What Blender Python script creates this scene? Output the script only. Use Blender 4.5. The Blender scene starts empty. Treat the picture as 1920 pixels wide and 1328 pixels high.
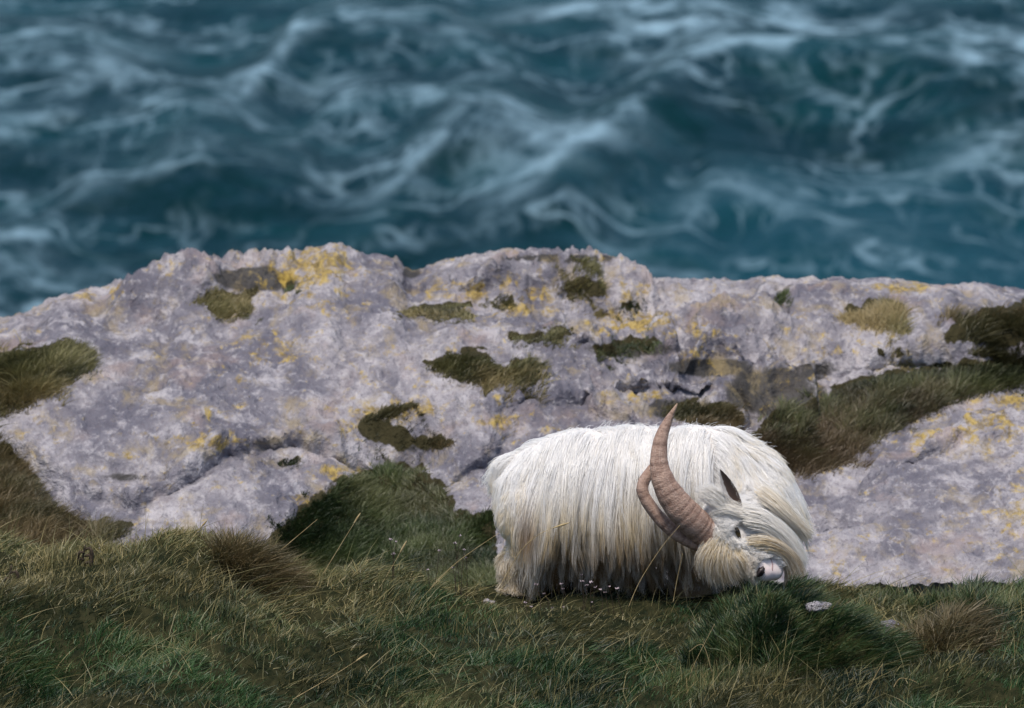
import bpy, bmesh, math, random
import numpy as np
from mathutils import Vector, Matrix, noise as mnoise
from mathutils.bvhtree import BVHTree

# ------------------------------------------------------------------ camera, sky, sun
random.seed(7); RNG = np.random.default_rng(7)
scene = bpy.context.scene
COL = scene.collection
R = math.radians

PITCH = R(12.0); CAM = np.array([0.0, 0.0, 7.44]); FOCAL = 280.0
cam_d = bpy.data.cameras.new('camera'); cam = bpy.data.objects.new('camera', cam_d); COL.objects.link(cam)
cam.location = CAM; cam.rotation_euler = (R(90) - PITCH, 0, 0)
cam_d.lens = FOCAL; cam_d.sensor_width = 36.0; cam_d.clip_end = 20000; cam_d.clip_start = 0.5
cam_d.dof.use_dof = True; cam_d.dof.focus_distance = 30.75; cam_d.dof.aperture_fstop = 5.8
scene.camera = cam

SUN_DIR = Vector((-0.14, -0.30, 0.94)).normalized()      # towards the sun
world = bpy.data.worlds.new('World'); scene.world = world; world.use_nodes = True
wn = world.node_tree.nodes; bg = wn['Background']
sky = wn.new('ShaderNodeTexSky'); sky.sky_type = 'NISHITA'; sky.sun_disc = False
sky.sun_elevation = math.asin(SUN_DIR.z); sky.sun_rotation = math.atan2(SUN_DIR.x, SUN_DIR.y)
sky.air_density = 1.0; sky.dust_density = 1.4; sky.ozone_density = 1.0
world.node_tree.links.new(sky.outputs[0], bg.inputs[0]); bg.inputs[1].default_value = 0.062
sun_d = bpy.data.lights.new('sun', 'SUN'); sun_o = bpy.data.objects.new('sun', sun_d); COL.objects.link(sun_o)
sun_d.energy = 1.5; sun_d.angle = R(14); sun_d.color = (1.0, 0.92, 0.82)
sun_o.rotation_euler = (-SUN_DIR).to_track_quat('-Z', 'Y').to_euler()
scene.view_settings.view_transform = 'Standard'; scene.view_settings.look = 'None'
scene.view_settings.exposure = 1.28; scene.view_settings.gamma = 1.0
scene.render.engine = 'CYCLES'
scene.cycles.use_denoising = True
scene.cycles.max_bounces = 6; scene.cycles.diffuse_bounces = 4; scene.cycles.glossy_bounces = 2; scene.cycles.transmission_bounces = 6; scene.cycles.transparent_max_bounces = 8

# ------------------------------------------------------------------ helpers
FP = 1920 * FOCAL / 36.0
cP, sP = math.cos(PITCH), math.sin(PITCH)
def rays(px, py):
    px = np.asarray(px, float); py = np.asarray(py, float)
    a = px - 960; b = -(py - 664)
    return np.stack([a, FP * cP + b * sP, -FP * sP + b * cP], -1)
def at(px, py, Y):                                   # point of a pixel's ray at world depth Y
    d = rays(px, py); return CAM + d * (np.asarray(Y) / d[..., 1])[..., None]
def at_z(px, py, z):
    d = rays(px, py); return CAM + d * ((z - CAM[2]) / d[..., 2])[..., None]
def project(P):
    v = np.asarray(P) - CAM
    zf = v[..., 1] * cP - v[..., 2] * sP
    return 960 + FP * v[..., 0] / zf, 664 - FP * (v[..., 1] * sP + v[..., 2] * cP) / zf

_perm = np.random.default_rng(3).permutation(512)
_perm = np.concatenate([_perm, _perm, _perm])
_gr = np.random.default_rng(4).normal(size=(512, 2)); _gr /= np.linalg.norm(_gr, axis=1)[:, None]
def perlin(x, y):
    x = np.asarray(x, float); y = np.asarray(y, float)
    xi = np.floor(x).astype(int); yi = np.floor(y).astype(int); xf = x - xi; yf = y - yi
    u = xf ** 3 * (xf * (xf * 6 - 15) + 10); v = yf ** 3 * (yf * (yf * 6 - 15) + 10)
    def g(i, j, a, b):
        h = _perm[_perm[i & 511] + (j & 511)] & 511
        return _gr[h, 0] * a + _gr[h, 1] * b
    n0 = g(xi, yi, xf, yf) * (1 - u) + g(xi + 1, yi, xf - 1, yf) * u
    n1 = g(xi, yi + 1, xf, yf - 1) * (1 - u) + g(xi + 1, yi + 1, xf - 1, yf - 1) * u
    return (n0 * (1 - v) + n1 * v) * 1.5
def fbm(x, y, o=4, lac=2.03, gain=0.5):
    s = 0; a = 1.0
    for i in range(o):
        s = s + a * perlin(x + 17.3 * i, y - 9.1 * i); x = x * lac; y = y * lac; a *= gain
    return s
def ridged(x, y, o=4):
    s = 0; a = 0.6
    for i in range(o):
        s = s + a * (1 - 2 * np.abs(perlin(x + 31.7 * i, y + 5.3 * i))); x = x * 2.1; y = y * 2.1; a *= 0.5
    return s
def sstep(a, b, x):
    t = np.clip((x - a) / (b - a), 0, 1); return t * t * (3 - 2 * t)
def inside(poly, x, y):
    poly = np.asarray(poly, float); r = np.zeros(np.shape(x), bool); j = len(poly) - 1
    for i in range(len(poly)):
        xi, yi = poly[i]; xj, yj = poly[j]
        c = ((yi > y) != (yj > y)) & (x < (xj - xi) * (y - yi) / (yj - yi + 1e-12) + xi)
        r ^= c; j = i
    return r
def edge_dist(poly, x, y):
    poly = np.asarray(poly, float); d = np.full(np.shape(x), 1e9)
    for i in range(len(poly)):
        a = poly[i]; b = poly[(i + 1) % len(poly)]; ab = b - a
        t = np.clip(((x - a[0]) * ab[0] + (y - a[1]) * ab[1]) / (ab @ ab + 1e-9), 0, 1)
        d = np.minimum(d, np.hypot(x - a[0] - t * ab[0], y - a[1] - t * ab[1]))
    return d

def mesh_obj(name, V, F, mat, parent=None, smooth=True, attrs=None):
    me = bpy.data.meshes.new(name)
    V = np.asarray(V, np.float32)
    if isinstance(F, np.ndarray):
        n, k = F.shape
        me.vertices.add(len(V)); me.vertices.foreach_set('co', V.ravel())
        me.loops.add(n * k); me.loops.foreach_set('vertex_index', F.astype(np.int32).ravel())
        me.polygons.add(n)
        me.polygons.foreach_set('loop_start', np.arange(0, n * k, k, dtype=np.int32))
        me.polygons.foreach_set('loop_total', np.full(n, k, np.int32))
        me.update(calc_edges=True)
    else:
        me.from_pydata(V.tolist(), [], [list(f) for f in F]); me.update()
    if smooth: me.polygons.foreach_set('use_smooth', np.ones(len(me.polygons), bool))
    for k, a in (attrs or {}).items():
        a = np.asarray(a, np.float32)
        if a.ndim == 1: me.attributes.new(k, 'FLOAT', 'POINT').data.foreach_set('value', a)
        else:
            me.attributes.new(k, 'FLOAT_VECTOR', 'POINT').data.foreach_set('vector', a.ravel())
    if mat: me.materials.append(mat)
    o = bpy.data.objects.new(name, me); COL.objects.link(o)
    if parent: o.parent = parent
    return o
def tag(o, label=None, cat=None, group=None, kind=None):
    if label: o['label'] = label
    if cat: o['category'] = cat
    if group: o['group'] = group
    if kind: o['kind'] = kind
    return o
def grid_faces(nr, nc):
    i = np.arange((nr - 1) * (nc - 1)); r = i // (nc - 1); c = i % (nc - 1)
    a = r * nc + c
    return np.stack([a, a + 1, a + nc + 1, a + nc], 1)

class NT:
    def __init__(s, name):
        s.m = bpy.data.materials.new(name); s.m.use_nodes = True; s.t = s.m.node_tree; s.t.nodes.clear()
        s.out = s.n('ShaderNodeOutputMaterial')
    def n(s, t, **k):
        o = s.t.nodes.new(t)
        for a, b in k.items(): setattr(o, a, b)
        return o
    def l(s, a, b): s.t.links.new(a, b)
    def put(s, sock, v):
        if isinstance(v, bpy.types.NodeSocket): s.l(v, sock)
        elif isinstance(v, (tuple, list)) and len(v) == 3 and sock.type == 'RGBA': sock.default_value = (*v, 1)
        else: sock.default_value = v
    def math(s, op, a, b=None, c=None, clamp=False):
        o = s.n('ShaderNodeMath', operation=op, use_clamp=clamp); s.put(o.inputs[0], a)
        if b is not None: s.put(o.inputs[1], b)
        if c is not None: s.put(o.inputs[2], c)
        return o.outputs[0]
    def mix(s, f, a, b):
        o = s.n('ShaderNodeMix', data_type='RGBA'); s.put(o.inputs[0], f); s.put(o.inputs[6], a); s.put(o.inputs[7], b); return o.outputs[2]
    def ss(s, v, a, b, lo=0.0, hi=1.0):
        o = s.n('ShaderNodeMapRange', interpolation_type='SMOOTHSTEP'); s.put(o.inputs[0], v)
        o.inputs[1].default_value = a; o.inputs[2].default_value = b; o.inputs[3].default_value = lo; o.inputs[4].default_value = hi
        return o.outputs[0]
    def noise(s, vec, sc, det=4, rough=0.55, dist=0.0):
        o = s.n('ShaderNodeTexNoise'); s.put(o.inputs['Vector'], vec); o.inputs['Scale'].default_value = sc
        o.inputs['Detail'].default_value = det; o.inputs['Roughness'].default_value = rough; o.inputs['Distortion'].default_value = dist
        return o.outputs['Fac']
    def pos(s): return s.n('ShaderNodeNewGeometry').outputs['Position']
    def mapv(s, v, sc=(1, 1, 1), rot=(0, 0, 0)):
        o = s.n('ShaderNodeMapping'); s.put(o.inputs[0], v); o.inputs[3].default_value = sc; o.inputs[2].default_value = rot; return o.outputs[0]
    def attr(s, nm, out='Fac'): return s.n('ShaderNodeAttribute', attribute_name=nm).outputs[out]
    def bump(s, h, st, dist):
        o = s.n('ShaderNodeBump'); s.put(o.inputs['Height'], h); o.inputs['Strength'].default_value = st; o.inputs['Distance'].default_value = dist; return o.outputs[0]
    def bsdf(s, col, rough=0.8, spec=0.3, normal=None, **kw):
        b = s.n('ShaderNodeBsdfPrincipled'); s.put(b.inputs['Base Color'], col); s.put(b.inputs['Roughness'], rough)
        s.put(b.inputs['Specular IOR Level'], spec)
        if normal is not None: s.l(normal, b.inputs['Normal'])
        for k, v in kw.items(): s.put(b.inputs[k], v)
        return b.outputs[0]
    def end(s, sh): s.l(sh, s.out.inputs[0]); return s.m

# ------------------------------------------------------------------ materials
def mat_rock():
    t = NT('limestone'); p0 = t.pos(); p = t.mapv(p0, (1.0, 0.55, 1.15))
    n1 = t.noise(p, 1.6, 4, 0.6); n2 = t.noise(p, 6.5, 5, 0.62, 0.4); n3 = t.noise(p, 24.0, 4, 0.7, 0.3); n4 = t.noise(p, 62.0, 3, 0.7)
    c = t.mix(t.ss(n1, 0.38, 0.62), (0.125, 0.122, 0.150), (0.33, 0.31, 0.325))
    c = t.mix(t.ss(n2, 0.50, 0.66, 0, 0.65), c, (0.47, 0.445, 0.46))
    c = t.mix(t.ss(n2, 0.49, 0.36, 0, 0.65), c, (0.12, 0.115, 0.14))
    c = t.mix(t.ss(n3, 0.52, 0.68, 0, 0.45), c, (0.54, 0.515, 0.525))
    c = t.mix(t.ss(n3, 0.46, 0.34, 0, 0.5), c, (0.10, 0.095, 0.115))
    c = t.mix(t.ss(n4, 0.48, 0.34, 0, 0.5), c, (0.14, 0.12, 0.14))
    c = t.mix(t.ss(t.noise(t.mapv(p, rot=(0.4, 0, 0.7)), 3.4, 4), 0.55, 0.7, 0, 0.5), c, (0.30, 0.225, 0.20))
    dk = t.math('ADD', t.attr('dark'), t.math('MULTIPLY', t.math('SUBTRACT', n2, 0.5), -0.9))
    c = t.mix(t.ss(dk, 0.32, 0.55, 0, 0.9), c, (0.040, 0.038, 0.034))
    lm = t.math('ADD', t.math('MULTIPLY', t.attr('lichen'), 0.20), t.noise(p, 12.0, 6, 0.74, 0.4))
    lm2 = t.math('ADD', lm, t.math('MULTIPLY', t.math('SUBTRACT', n1, 0.5), 0.30))
    lc = t.mix(t.ss(n3, 0.4, 0.6), (0.20, 0.14, 0.035), (0.42, 0.30, 0.07))
    c = t.mix(t.ss(t.noise(t.mapv(p, rot=(0, 0.5, 0.3)), 5.0, 6, 0.72, 0.4), 0.51, 0.68, 0, 0.55), c, (0.31, 0.245, 0.13))
    c = t.mix(t.ss(lm2, 0.565, 0.72, 0, 0.85), c, lc)
    so = t.math('ADD', t.attr('soil'), t.math('MULTIPLY', t.math('SUBTRACT', n3, 0.5), 0.8))
    c = t.mix(t.ss(so, 0.4, 0.6), c, t.mix(n3, (0.018, 0.018, 0.008), (0.06, 0.05, 0.022)))
    h = t.math('ADD', t.math('MULTIPLY', n2, 0.8), t.math('MULTIPLY', n3, 0.3))
    return t.end(t.bsdf(c, 0.9, 0.15, t.bump(h, 0.8, 0.09)))

def mat_grass(name, dark, light, straw, hi=0.5):
    t = NT(name); a = t.attr('tone'); b = t.attr('straw'); al = t.attr('along')
    c = t.mix(a, dark, light); c = t.mix(b, c, straw)
    d = t.n('ShaderNodeBsdfDiffuse'); t.put(d.inputs[0], c)
    tr = t.n('ShaderNodeBsdfTranslucent'); t.put(tr.inputs[0], c)
    gl = t.bsdf(c, 0.5, hi)
    m = t.n('ShaderNodeMixShader'); m.inputs[0].default_value = 0.25; t.l(gl, m.inputs[1]); t.l(tr.outputs[0], m.inputs[2])
    return t.end(m.outputs[0])

def mat_soil():
    t = NT('turf_soil'); p = t.pos()
    n = t.noise(p, 14, 5, 0.65)
    c = t.mix(t.ss(n, 0.35, 0.65), (0.008, 0.012, 0.005), (0.035, 0.034, 0.015))
    return t.end(t.bsdf(c, 0.95, 0.1, t.bump(n, 0.8, 0.03)))

def mat_sea():
    t = NT('sea_water'); p = t.pos()
    warp = t.n('ShaderNodeTexNoise'); t.put(warp.inputs['Vector'], p); warp.inputs['Scale'].default_value = 0.28; warp.inputs['Detail'].default_value = 4; warp.inputs['Roughness'].default_value = 0.6
    wv = t.n('ShaderNodeVectorMath', operation='MULTIPLY_ADD'); t.l(warp.outputs['Color'], wv.inputs[0]); wv.inputs[1].default_value = (1.5, 2.0, 0); t.l(p, wv.inputs[2])
    def vein(sc, mp, w, rz=0.0):
        n = t.noise(t.mapv(wv.outputs[0], mp, (0, 0, rz)), sc, 3, 0.55)
        return t.ss(t.math('ABSOLUTE', t.math('SUBTRACT', n, 0.5)), w, 0.0)
    v1 = vein(0.20, (1.0, 0.75, 0.2), 0.022, 0.3); v2 = vein(0.46, (1.0, 0.6, 0.2), 0.030, -0.2); v3 = vein(1.25, (1.0, 0.14, 0.2), 0.055)
    patch = t.ss(t.noise(p, 0.15, 4, 0.6), 0.44, 0.66); patch2 = t.ss(t.noise(t.mapv(p, rot=(0, 0, 1.0)), 0.4, 3, 0.6), 0.40, 0.64)
    fo = t.attr('foam')
    ln = t.math('MAXIMUM', t.math('MULTIPLY', v1, 0.75), t.math('MULTIPLY', v2, t.math('MULTIPLY_ADD', patch, 0.55, 0.15)))
    ln = t.math('MAXIMUM', ln, t.math('MULTIPLY', v3, t.math('MULTIPLY_ADD', patch2, 0.30, 0.05)))
    thin = t.math('MULTIPLY', ln, t.math('MULTIPLY_ADD', patch2, 0.48, 0.06))
    brk = t.ss(t.noise(t.mapv(wv.outputs[0], (1, 0.5, 0.2)), 0.8, 6, 0.66), 0.40, 0.64)
    f = t.math('ADD', thin, t.math('MULTIPLY', t.math('MULTIPLY', fo, 0.85), brk), clamp=True)
    haze = t.ss(t.noise(p, 0.3, 5, 0.6), 0.40, 0.72, 0.0, 1.0)
    wcol = t.mix(haze, (0.001, 0.0150, 0.0160), (0.0022, 0.031, 0.035))
    wcol = t.mix(t.math('MULTIPLY', t.attr('calm'), 0.8), wcol, (0.005, 0.046, 0.062))
    col = t.mix(f, wcol, (0.30, 0.46, 0.55))
    ch = t.noise(t.mapv(p, (1, 0.4, 1)), 0.9, 6, 0.62)
    bn = t.bump(ch, 0.6, 0.6)
    d = t.bsdf(col, 0.6, 0.0, bn)
    gl = t.n('ShaderNodeBsdfGlossy'); t.put(gl.inputs['Color'], (0.55, 0.80, 1.0)); gl.inputs['Roughness'].default_value = 0.25; t.l(bn, gl.inputs['Normal'])
    fr = t.n('ShaderNodeFresnel'); fr.inputs[0].default_value = 1.33; t.l(bn, fr.inputs['Normal'])
    m = t.n('ShaderNodeMixShader'); t.l(t.math('MINIMUM', t.math('MULTIPLY', fr.outputs[0], 0.34), 0.13), m.inputs[0]); t.l(d, m.inputs[1]); t.l(gl.outputs[0], m.inputs[2])
    return t.end(m.outputs[0])

M_ROCK = mat_rock(); M_SOIL = mat_soil(); M_SEA = mat_sea()
M_TURF = mat_grass('turf_grass', (0.004, 0.020, 0.007), (0.066, 0.140, 0.040), (0.31, 0.255, 0.105))
M_ROCKGRASS = mat_grass('rock_grass', (0.05, 0.052, 0.018), (0.20, 0.185, 0.07), (0.33, 0.25, 0.11))
M_BROWNGRASS = mat_grass('withered_grass', (0.030, 0.032, 0.012), (0.13, 0.115, 0.045), (0.22, 0.155, 0.075))

def mat_simple(name, c1, c2, sc=60, rough=0.7, spec=0.3, bump=0.0, bd=0.003):
    t = NT(name); p = t.pos(); n = t.noise(p, sc, 4, 0.6)
    return t.end(t.bsdf(t.mix(t.ss(n, 0.35, 0.65), c1, c2), rough, spec, t.bump(n, bump, bd) if bump else None))

# ------------------------------------------------------------------ sea
SEA_Z = -22.6
def axis(lo, hi, step, far, n):
    d = np.arange(lo, hi + step / 2, step)
    g = np.geomspace(step, far, n)
    return d, g
xs, g = axis(-22, 22, 0.2, 4000, 24); xs = np.concatenate([(xs[0] - np.cumsum(g))[::-1], xs, xs[-1] + np.cumsum(g)])
ys, g = axis(128, 215, 0.2, 5000, 24); ys = np.concatenate([np.linspace(46, 127.5, 40), ys, ys[-1] + np.cumsum(g)])
SX, SY = np.meshgrid(xs, ys)
near = sstep(40, 24, np.abs(SX)) * sstep(300, 220, SY)
WX = SX + 1.6 * fbm(SX * 0.12, SY * 0.12, 3); WY = SY + 2.2 * fbm(SX * 0.10 + 50, SY * 0.10, 3)
h = 0.32 * fbm(WX * 0.14, WY * 0.09 + 3, 3, gain=0.45) + 0.09 * ridged(WX * 0.24, WY * 0.13, 3) + 0.05 * fbm(WX * 0.8, WY * 0.5, 4)
foam = np.zeros_like(h)
CRESTS = [  # pixel polyline of a wave crest, height, foam
    ([(940, 345), (1100, 270), (1200, 195), (1300, 110), (1360, 84), (1500, 72), (1700, 84), (1900, 125), (2100, 170)], 1.15, 0.8),
    ([(700, 345), (780, 290), (850, 255), (950, 245), (1010, 270), (1060, 330)], 0.85, 0.65),
    ([(380, 180), (470, 140), (560, 60), (640, 30), (800, 45), (920, 100), (1010, 130)], 0.65, 0.55),
    ([(-150, 170), (80, 128), (200, 158), (330, 190), (450, 205)], 0.7, 0.6),
    ([(560, 260), (620, 190), (720, 172), (830, 190), (930, 230), (1030, 265)], 0.7, 0.9),
    ([(-220, 500), (0, 445), (60, 425), (110, 385), (150, 330)], 0.8, 0.9),
    ([(-200, 262), (0, 258), (100, 238), (200, 265)], 0.5, 0.6),
    ([(180, 330), (300, 290), (430, 280), (540, 310)], 0.9, 0.15),
    ([(-200, 60), (0, 78), (150, 70), (260, 95)], 0.6, 0.8),
    ([(960, 20), (1100, 15), (1250, 30), (1400, 22)], 0.5, 1.0),
    ([(900, 385), (980, 365), (1080, 300), (1160, 310)], 0.35, 0.6),
    ([(1180, 470), (1300, 400), (1340, 350), (1480, 400), (1650, 440)], 0.5, 0.35),
    ([(1700, 330), (1800, 300), (1900, 270), (2100, 250)], 0.5, 0.35),
    ([(-200, 540), (0, 555), (120, 545), (220, 560)], 0.4, 0.9),
]
for pts, A, fa in CRESTS:
    pts = np.array(pts, float); w = at_z(pts[:, 0], pts[:, 1], SEA_Z + A)
    o = np.argsort(w[:, 0]); cx, cy = w[o, 0], w[o, 1]
    wob = 0.7 * fbm(SX * 0.5 + A * 31, SY * 0.15, 3)
    s = WY - (WY - SY) * 0.7 - np.interp(SX, cx, cy) + wob
    ends = sstep(cx[0] - 1.5, cx[0] + 2.0, SX) * sstep(cx[-1] + 1.5, cx[-1] - 2.0, SX)
    prof = np.where(s < 0, np.exp(-(s / (3.4 + 1.6 * A)) ** 2), np.exp(-(s / (3.6 + 2.0 * A)) ** 2))
    h = h * (1 - 0.35 * prof * ends) + A * prof * ends
    foam = np.maximum(foam, fa * ends * np.where(s < 0, np.exp(-(s / 0.9) ** 2), np.exp(-(s / 2.2) ** 2)))
for pts, w_, fa in [([(1180, 75), (1300, 50), (1450, 35), (1650, 45), (1800, 75), (2000, 110)], 3.0, 0.9), ([(640, 35), (740, 45), (850, 50)], 1.8, 0.7), ([(440, 200), (500, 150), (550, 80), (590, 40)], 1.6, 0.8),
        ([(60, 455), (20, 430), (-60, 440)], 2.5, 0.8), ([(600, 185), (720, 175), (830, 195), (900, 215), (1000, 250)], 1.4, 0.8), ([(-50, 80), (60, 60), (170, 70)], 2.4, 0.7), ([(80, 130), (180, 145), (300, 170), (420, 180)], 1.3, 0.6), ([(1020, 290), (1080, 305), (1160, 310)], 1.5, 0.6), ([(0, 550), (130, 548)], 2.0, 0.9)]:
    pts = np.array(pts, float); w = at_z(pts[:, 0], pts[:, 1], SEA_Z + 0.4); o = np.argsort(w[:, 0]); cx, cy = w[o, 0], w[o, 1]
    s = SY - np.interp(SX, cx, cy) + 1.2 * fbm(SX * 0.6, SY * 0.2 + 7, 3); ends = sstep(cx[0] - 1.0, cx[0] + 0.6, SX) * sstep(cx[-1] + 1.0, cx[-1] - 0.6, SX)
    foam = np.maximum(foam, fa * ends * np.exp(-(s / w_) ** 2))
hp = project(np.stack([SX, SY, np.full_like(SX, SEA_Z)], -1))
calm = sstep(1000, 1500, hp[0]) * sstep(300, 430, hp[1]) * 0.8 + sstep(60, -40, hp[1]) * 0.5
sea = mesh_obj('sea', np.stack([SX, SY, SEA_Z + h * near], -1).reshape(-1, 3), grid_faces(*SX.shape), M_SEA,
               attrs={'foam': foam.ravel(), 'calm': np.clip(calm, 0, 1).ravel()})
tag(sea, 'dark teal rough sea with streaks of white foam', kind='structure')

# ------------------------------------------------------------------ limestone outcrop
TOPX = [-700, -200, 0, 60, 130, 200, 260, 310, 350, 400, 470, 540, 620, 680, 740, 770, 830, 900, 1000, 1100, 1180, 1215, 1250, 1350, 1500, 1650, 1750, 1850, 1920, 2100, 2600]
TOPY = [760, 650, 592, 575, 553, 535, 510, 478, 470, 476, 470, 468, 457, 468, 482, 503, 488, 474, 468, 466, 482, 508, 522, 524, 520, 522, 532, 532, 540, 545, 560]
ROW0 = 1190.0
def top(px): return np.interp(px, TOPX, TOPY)
def base_depth(px, py):                               # world depth of the bedrock surface seen at a pixel
    t = np.clip((ROW0 - py) / (ROW0 - 500.0), -0.3, 1.2)
    Y = 33.2 + 4.2 * np.sign(t) * np.abs(t) ** 1.15
    tt = np.clip((py - top(px)) / 90.0, 0, 1)         # rounds over towards the skyline
    return Y + 0.7 * (1 - tt) ** 2
KPX = FP / 36.3                                       # pixels per metre of height, about

# plates: polygon in photograph pixels, height, edge softness (px)
PLATES = [
    ([(-700, 800), (-100, 560), (310, 430), (620, 400), (780, 420), (1200, 400), (2700, 400), (2700, 590), (1760, 600), (1560, 610), (1400, 640), (1290, 668), (1120, 700), (960, 765), (905, 812), (800, 842), (700, 800), (640, 784), (520, 806), (420, 838), (340, 884), (250, 900), (150, 888), (60, 838), (-60, 790), (-700, 1000)], 0.145, 16),
    ([(100, 900), (260, 910), (420, 846), (640, 792), (690, 860), (640, 905), (560, 940), (520, 985), (490, 1030), (565, 1090), (300, 1150), (200, 1010)], 0.06, 14),
    ([(790, 880), (900, 830), (1000, 770), (1150, 760), (1230, 800), (1200, 1000), (900, 985), (850, 930)], 0.06, 16),
    ([(190, 570), (250, 500), (310, 430), (560, 440), (560, 500), (530, 540), (460, 545), (360, 565)], 0.12, 22),
    ([(850, 500), (1000, 450), (1190, 450), (1222, 520), (1120, 512), (1010, 494), (900, 500)], 0.12, 8),
    ([(1090, 645), (1150, 590), (1250, 590), (1260, 640), (1190, 650)], 0.09, 8),
    ([(1240, 690), (1300, 650), (1420, 640), (1540, 660), (1530, 720), (1500, 765), (1430, 750), (1380, 700), (1300, 692)], 0.13, 8),
    ([(1090, 720), (1180, 690), (1350, 700), (1400, 760), (1380, 810), (1250, 790), (1120, 780)], 0.10, 10),
    ([(1300, 628), (1400, 560), (1560, 500), (2600, 520), (2600, 690), (1920, 662), (1760, 648), (1600, 632), (1450, 638)], 0.04, 9),
    ([(1470, 905), (1600, 872), (1642, 832), (1725, 792), (1830, 744), (1925, 730), (2600, 700), (2600, 1300), (1400, 1300), (1440, 1000)], 0.20, 26),
    ([(1600, 905), (1700, 882), (1810, 858), (1920, 862), (2600, 850), (2600, 700), (1925, 725), (1830, 740), (1725, 788), (1642, 828)], 0.07, 8),
]
PITS = [  # hollows: px, py, rx, ry, depth
    (245, 895, 95, 16, 0.10), (760, 825, 85, 26, 0.16), (1180, 652, 70, 14, 0.08), (1330, 690, 60, 12, 0.08), (1450, 735, 50, 22, 0.10),
    (1290, 765, 80, 20, 0.07), (1580, 1006, 42, 9, 0.10), (490, 1020, 30, 28, 0.09), (1470, 556, 16, 10, 0.07), (770, 512, 14, 12, 0.09),
    (500, 520, 60, 14, 0.07), (1560, 800, 150, 50, 0.10), (720, 990, 150, 70, 0.08), (905, 985, 40, 12, 0.08), (540, 860, 30, 8, 0.05), (940, 570, 40, 8, 0.05), (1110, 600, 60, 9, 0.06), (1400, 655, 60, 8, 0.05)]
STEP = 3.0
cols = np.arange(-420, 2341, STEP); vrow = np.linspace(0, 1, 250)
PX = np.repeat(cols[None], len(vrow), 0)
PY = ROW0 + (top(PX) - ROW0) * vrow[:, None]
BY = base_depth(PX, PY); BP = at(PX, PY, BY)
wx, wy = BP[..., 0], BP[..., 1]
wobx = 30 * fbm(wx * 1.6, wy * 1.0, 5, gain=0.6); woby = 20 * fbm(wx * 2.0 + 40, wy * 1.2, 5, gain=0.6)
dz = np.zeros_like(PX); lip = np.zeros_like(PX)
for poly, off, soft in PLATES:
    pp = np.array(poly, float); pp[:, 1] += off * KPX
    qx, qy = PX + wobx * 0.8, PY + woby * 0.9
    d = np.where(inside(pp, qx, qy), 1, -1) * edge_dist(pp, qx, qy)
    dz += off * sstep(-soft * 0.35, soft, d) * (0.75 + 0.25 * sstep(0, soft * 5, d))
    lip += off * (0.3 if soft == 22 else 0.65) * np.exp(-((d - soft * 0.5) / (soft * 0.8)) ** 2) * (0.4 + 0.6 * sstep(-0.3, 0.3, fbm(wx * 1.3, wy, 2)))
for cx, cy, rx, ry, dep in PITS:
    q = ((PX + wobx * 0.4 - cx) / rx) ** 2 + ((PY - 30 + woby * 0.4 - cy) / (ry * 1.5)) ** 2
    dz -= dep * np.exp(-q * 1.2)
fl = sstep(0, 0.06, vrow)[:, None] * np.ones_like(PX)
rug = 0.5 + 0.5 * sstep(0.0, 0.4, fbm(wx * 0.5 + 9, wy * 0.4, 2))
mid = np.clip(np.exp(-(((PX - 1280) / 330) ** 2 + ((PY - 700) / 120) ** 2)) + 0.9 * np.exp(-(((PX - 430) / 170) ** 2 + ((PY - 530) / 60) ** 2)) + 0.6 * np.exp(-(((PX - 1050) / 220) ** 2 + ((PY - 530) / 60) ** 2)), 0, 1.2)
dz += 0.055 * fbm(wx * 0.9, wy * 0.6 + 5, 3) + (0.035 + 0.05 * mid) * rug * ridged(wx * 2.4, wy * 1.7, 5) + (0.014 + 0.035 * mid) * fbm(wx * 8, wy * 6, 4, gain=0.6)
ter = fbm(wx * 1.1 + 0.3 * wy, wy * 0.9 + 20, 4) * 5.0
tf = ter - np.floor(ter); dz += 0.022 * (np.floor(ter) + sstep(0.0, 0.25, tf)) / 1.5 * (0.5 + 1.2 * mid)
ex = dz[-1] * 1.0; kk = np.hanning(41); kk /= kk.sum(); ex = np.convolve(np.pad(ex, 20, mode='edge'), kk, 'valid')
dz -= sstep(0.55, 1.0, vrow)[:, None] * ex[None]
RP = BP.copy(); RP[..., 2] += dz; RP[..., 1] -= lip
for _ in range(3):                                     # settle the skyline to its surveyed height
    SXR, SYR = project(RP)
    ex = np.clip(top(cols) + 7 * fbm(cols * 0.016, cols * 0 + 2.5, 4, gain=0.6) - SYR.min(0), -30, 200) / KPX; kk = np.hanning(25); kk /= kk.sum(); ex = np.convolve(np.pad(ex, 12, mode='edge'), kk, 'valid')
    RP[..., 2] -= sstep(0.45, 0.88, vrow)[:, None] * ex[None]
SXR, SYR = project(RP)
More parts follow.
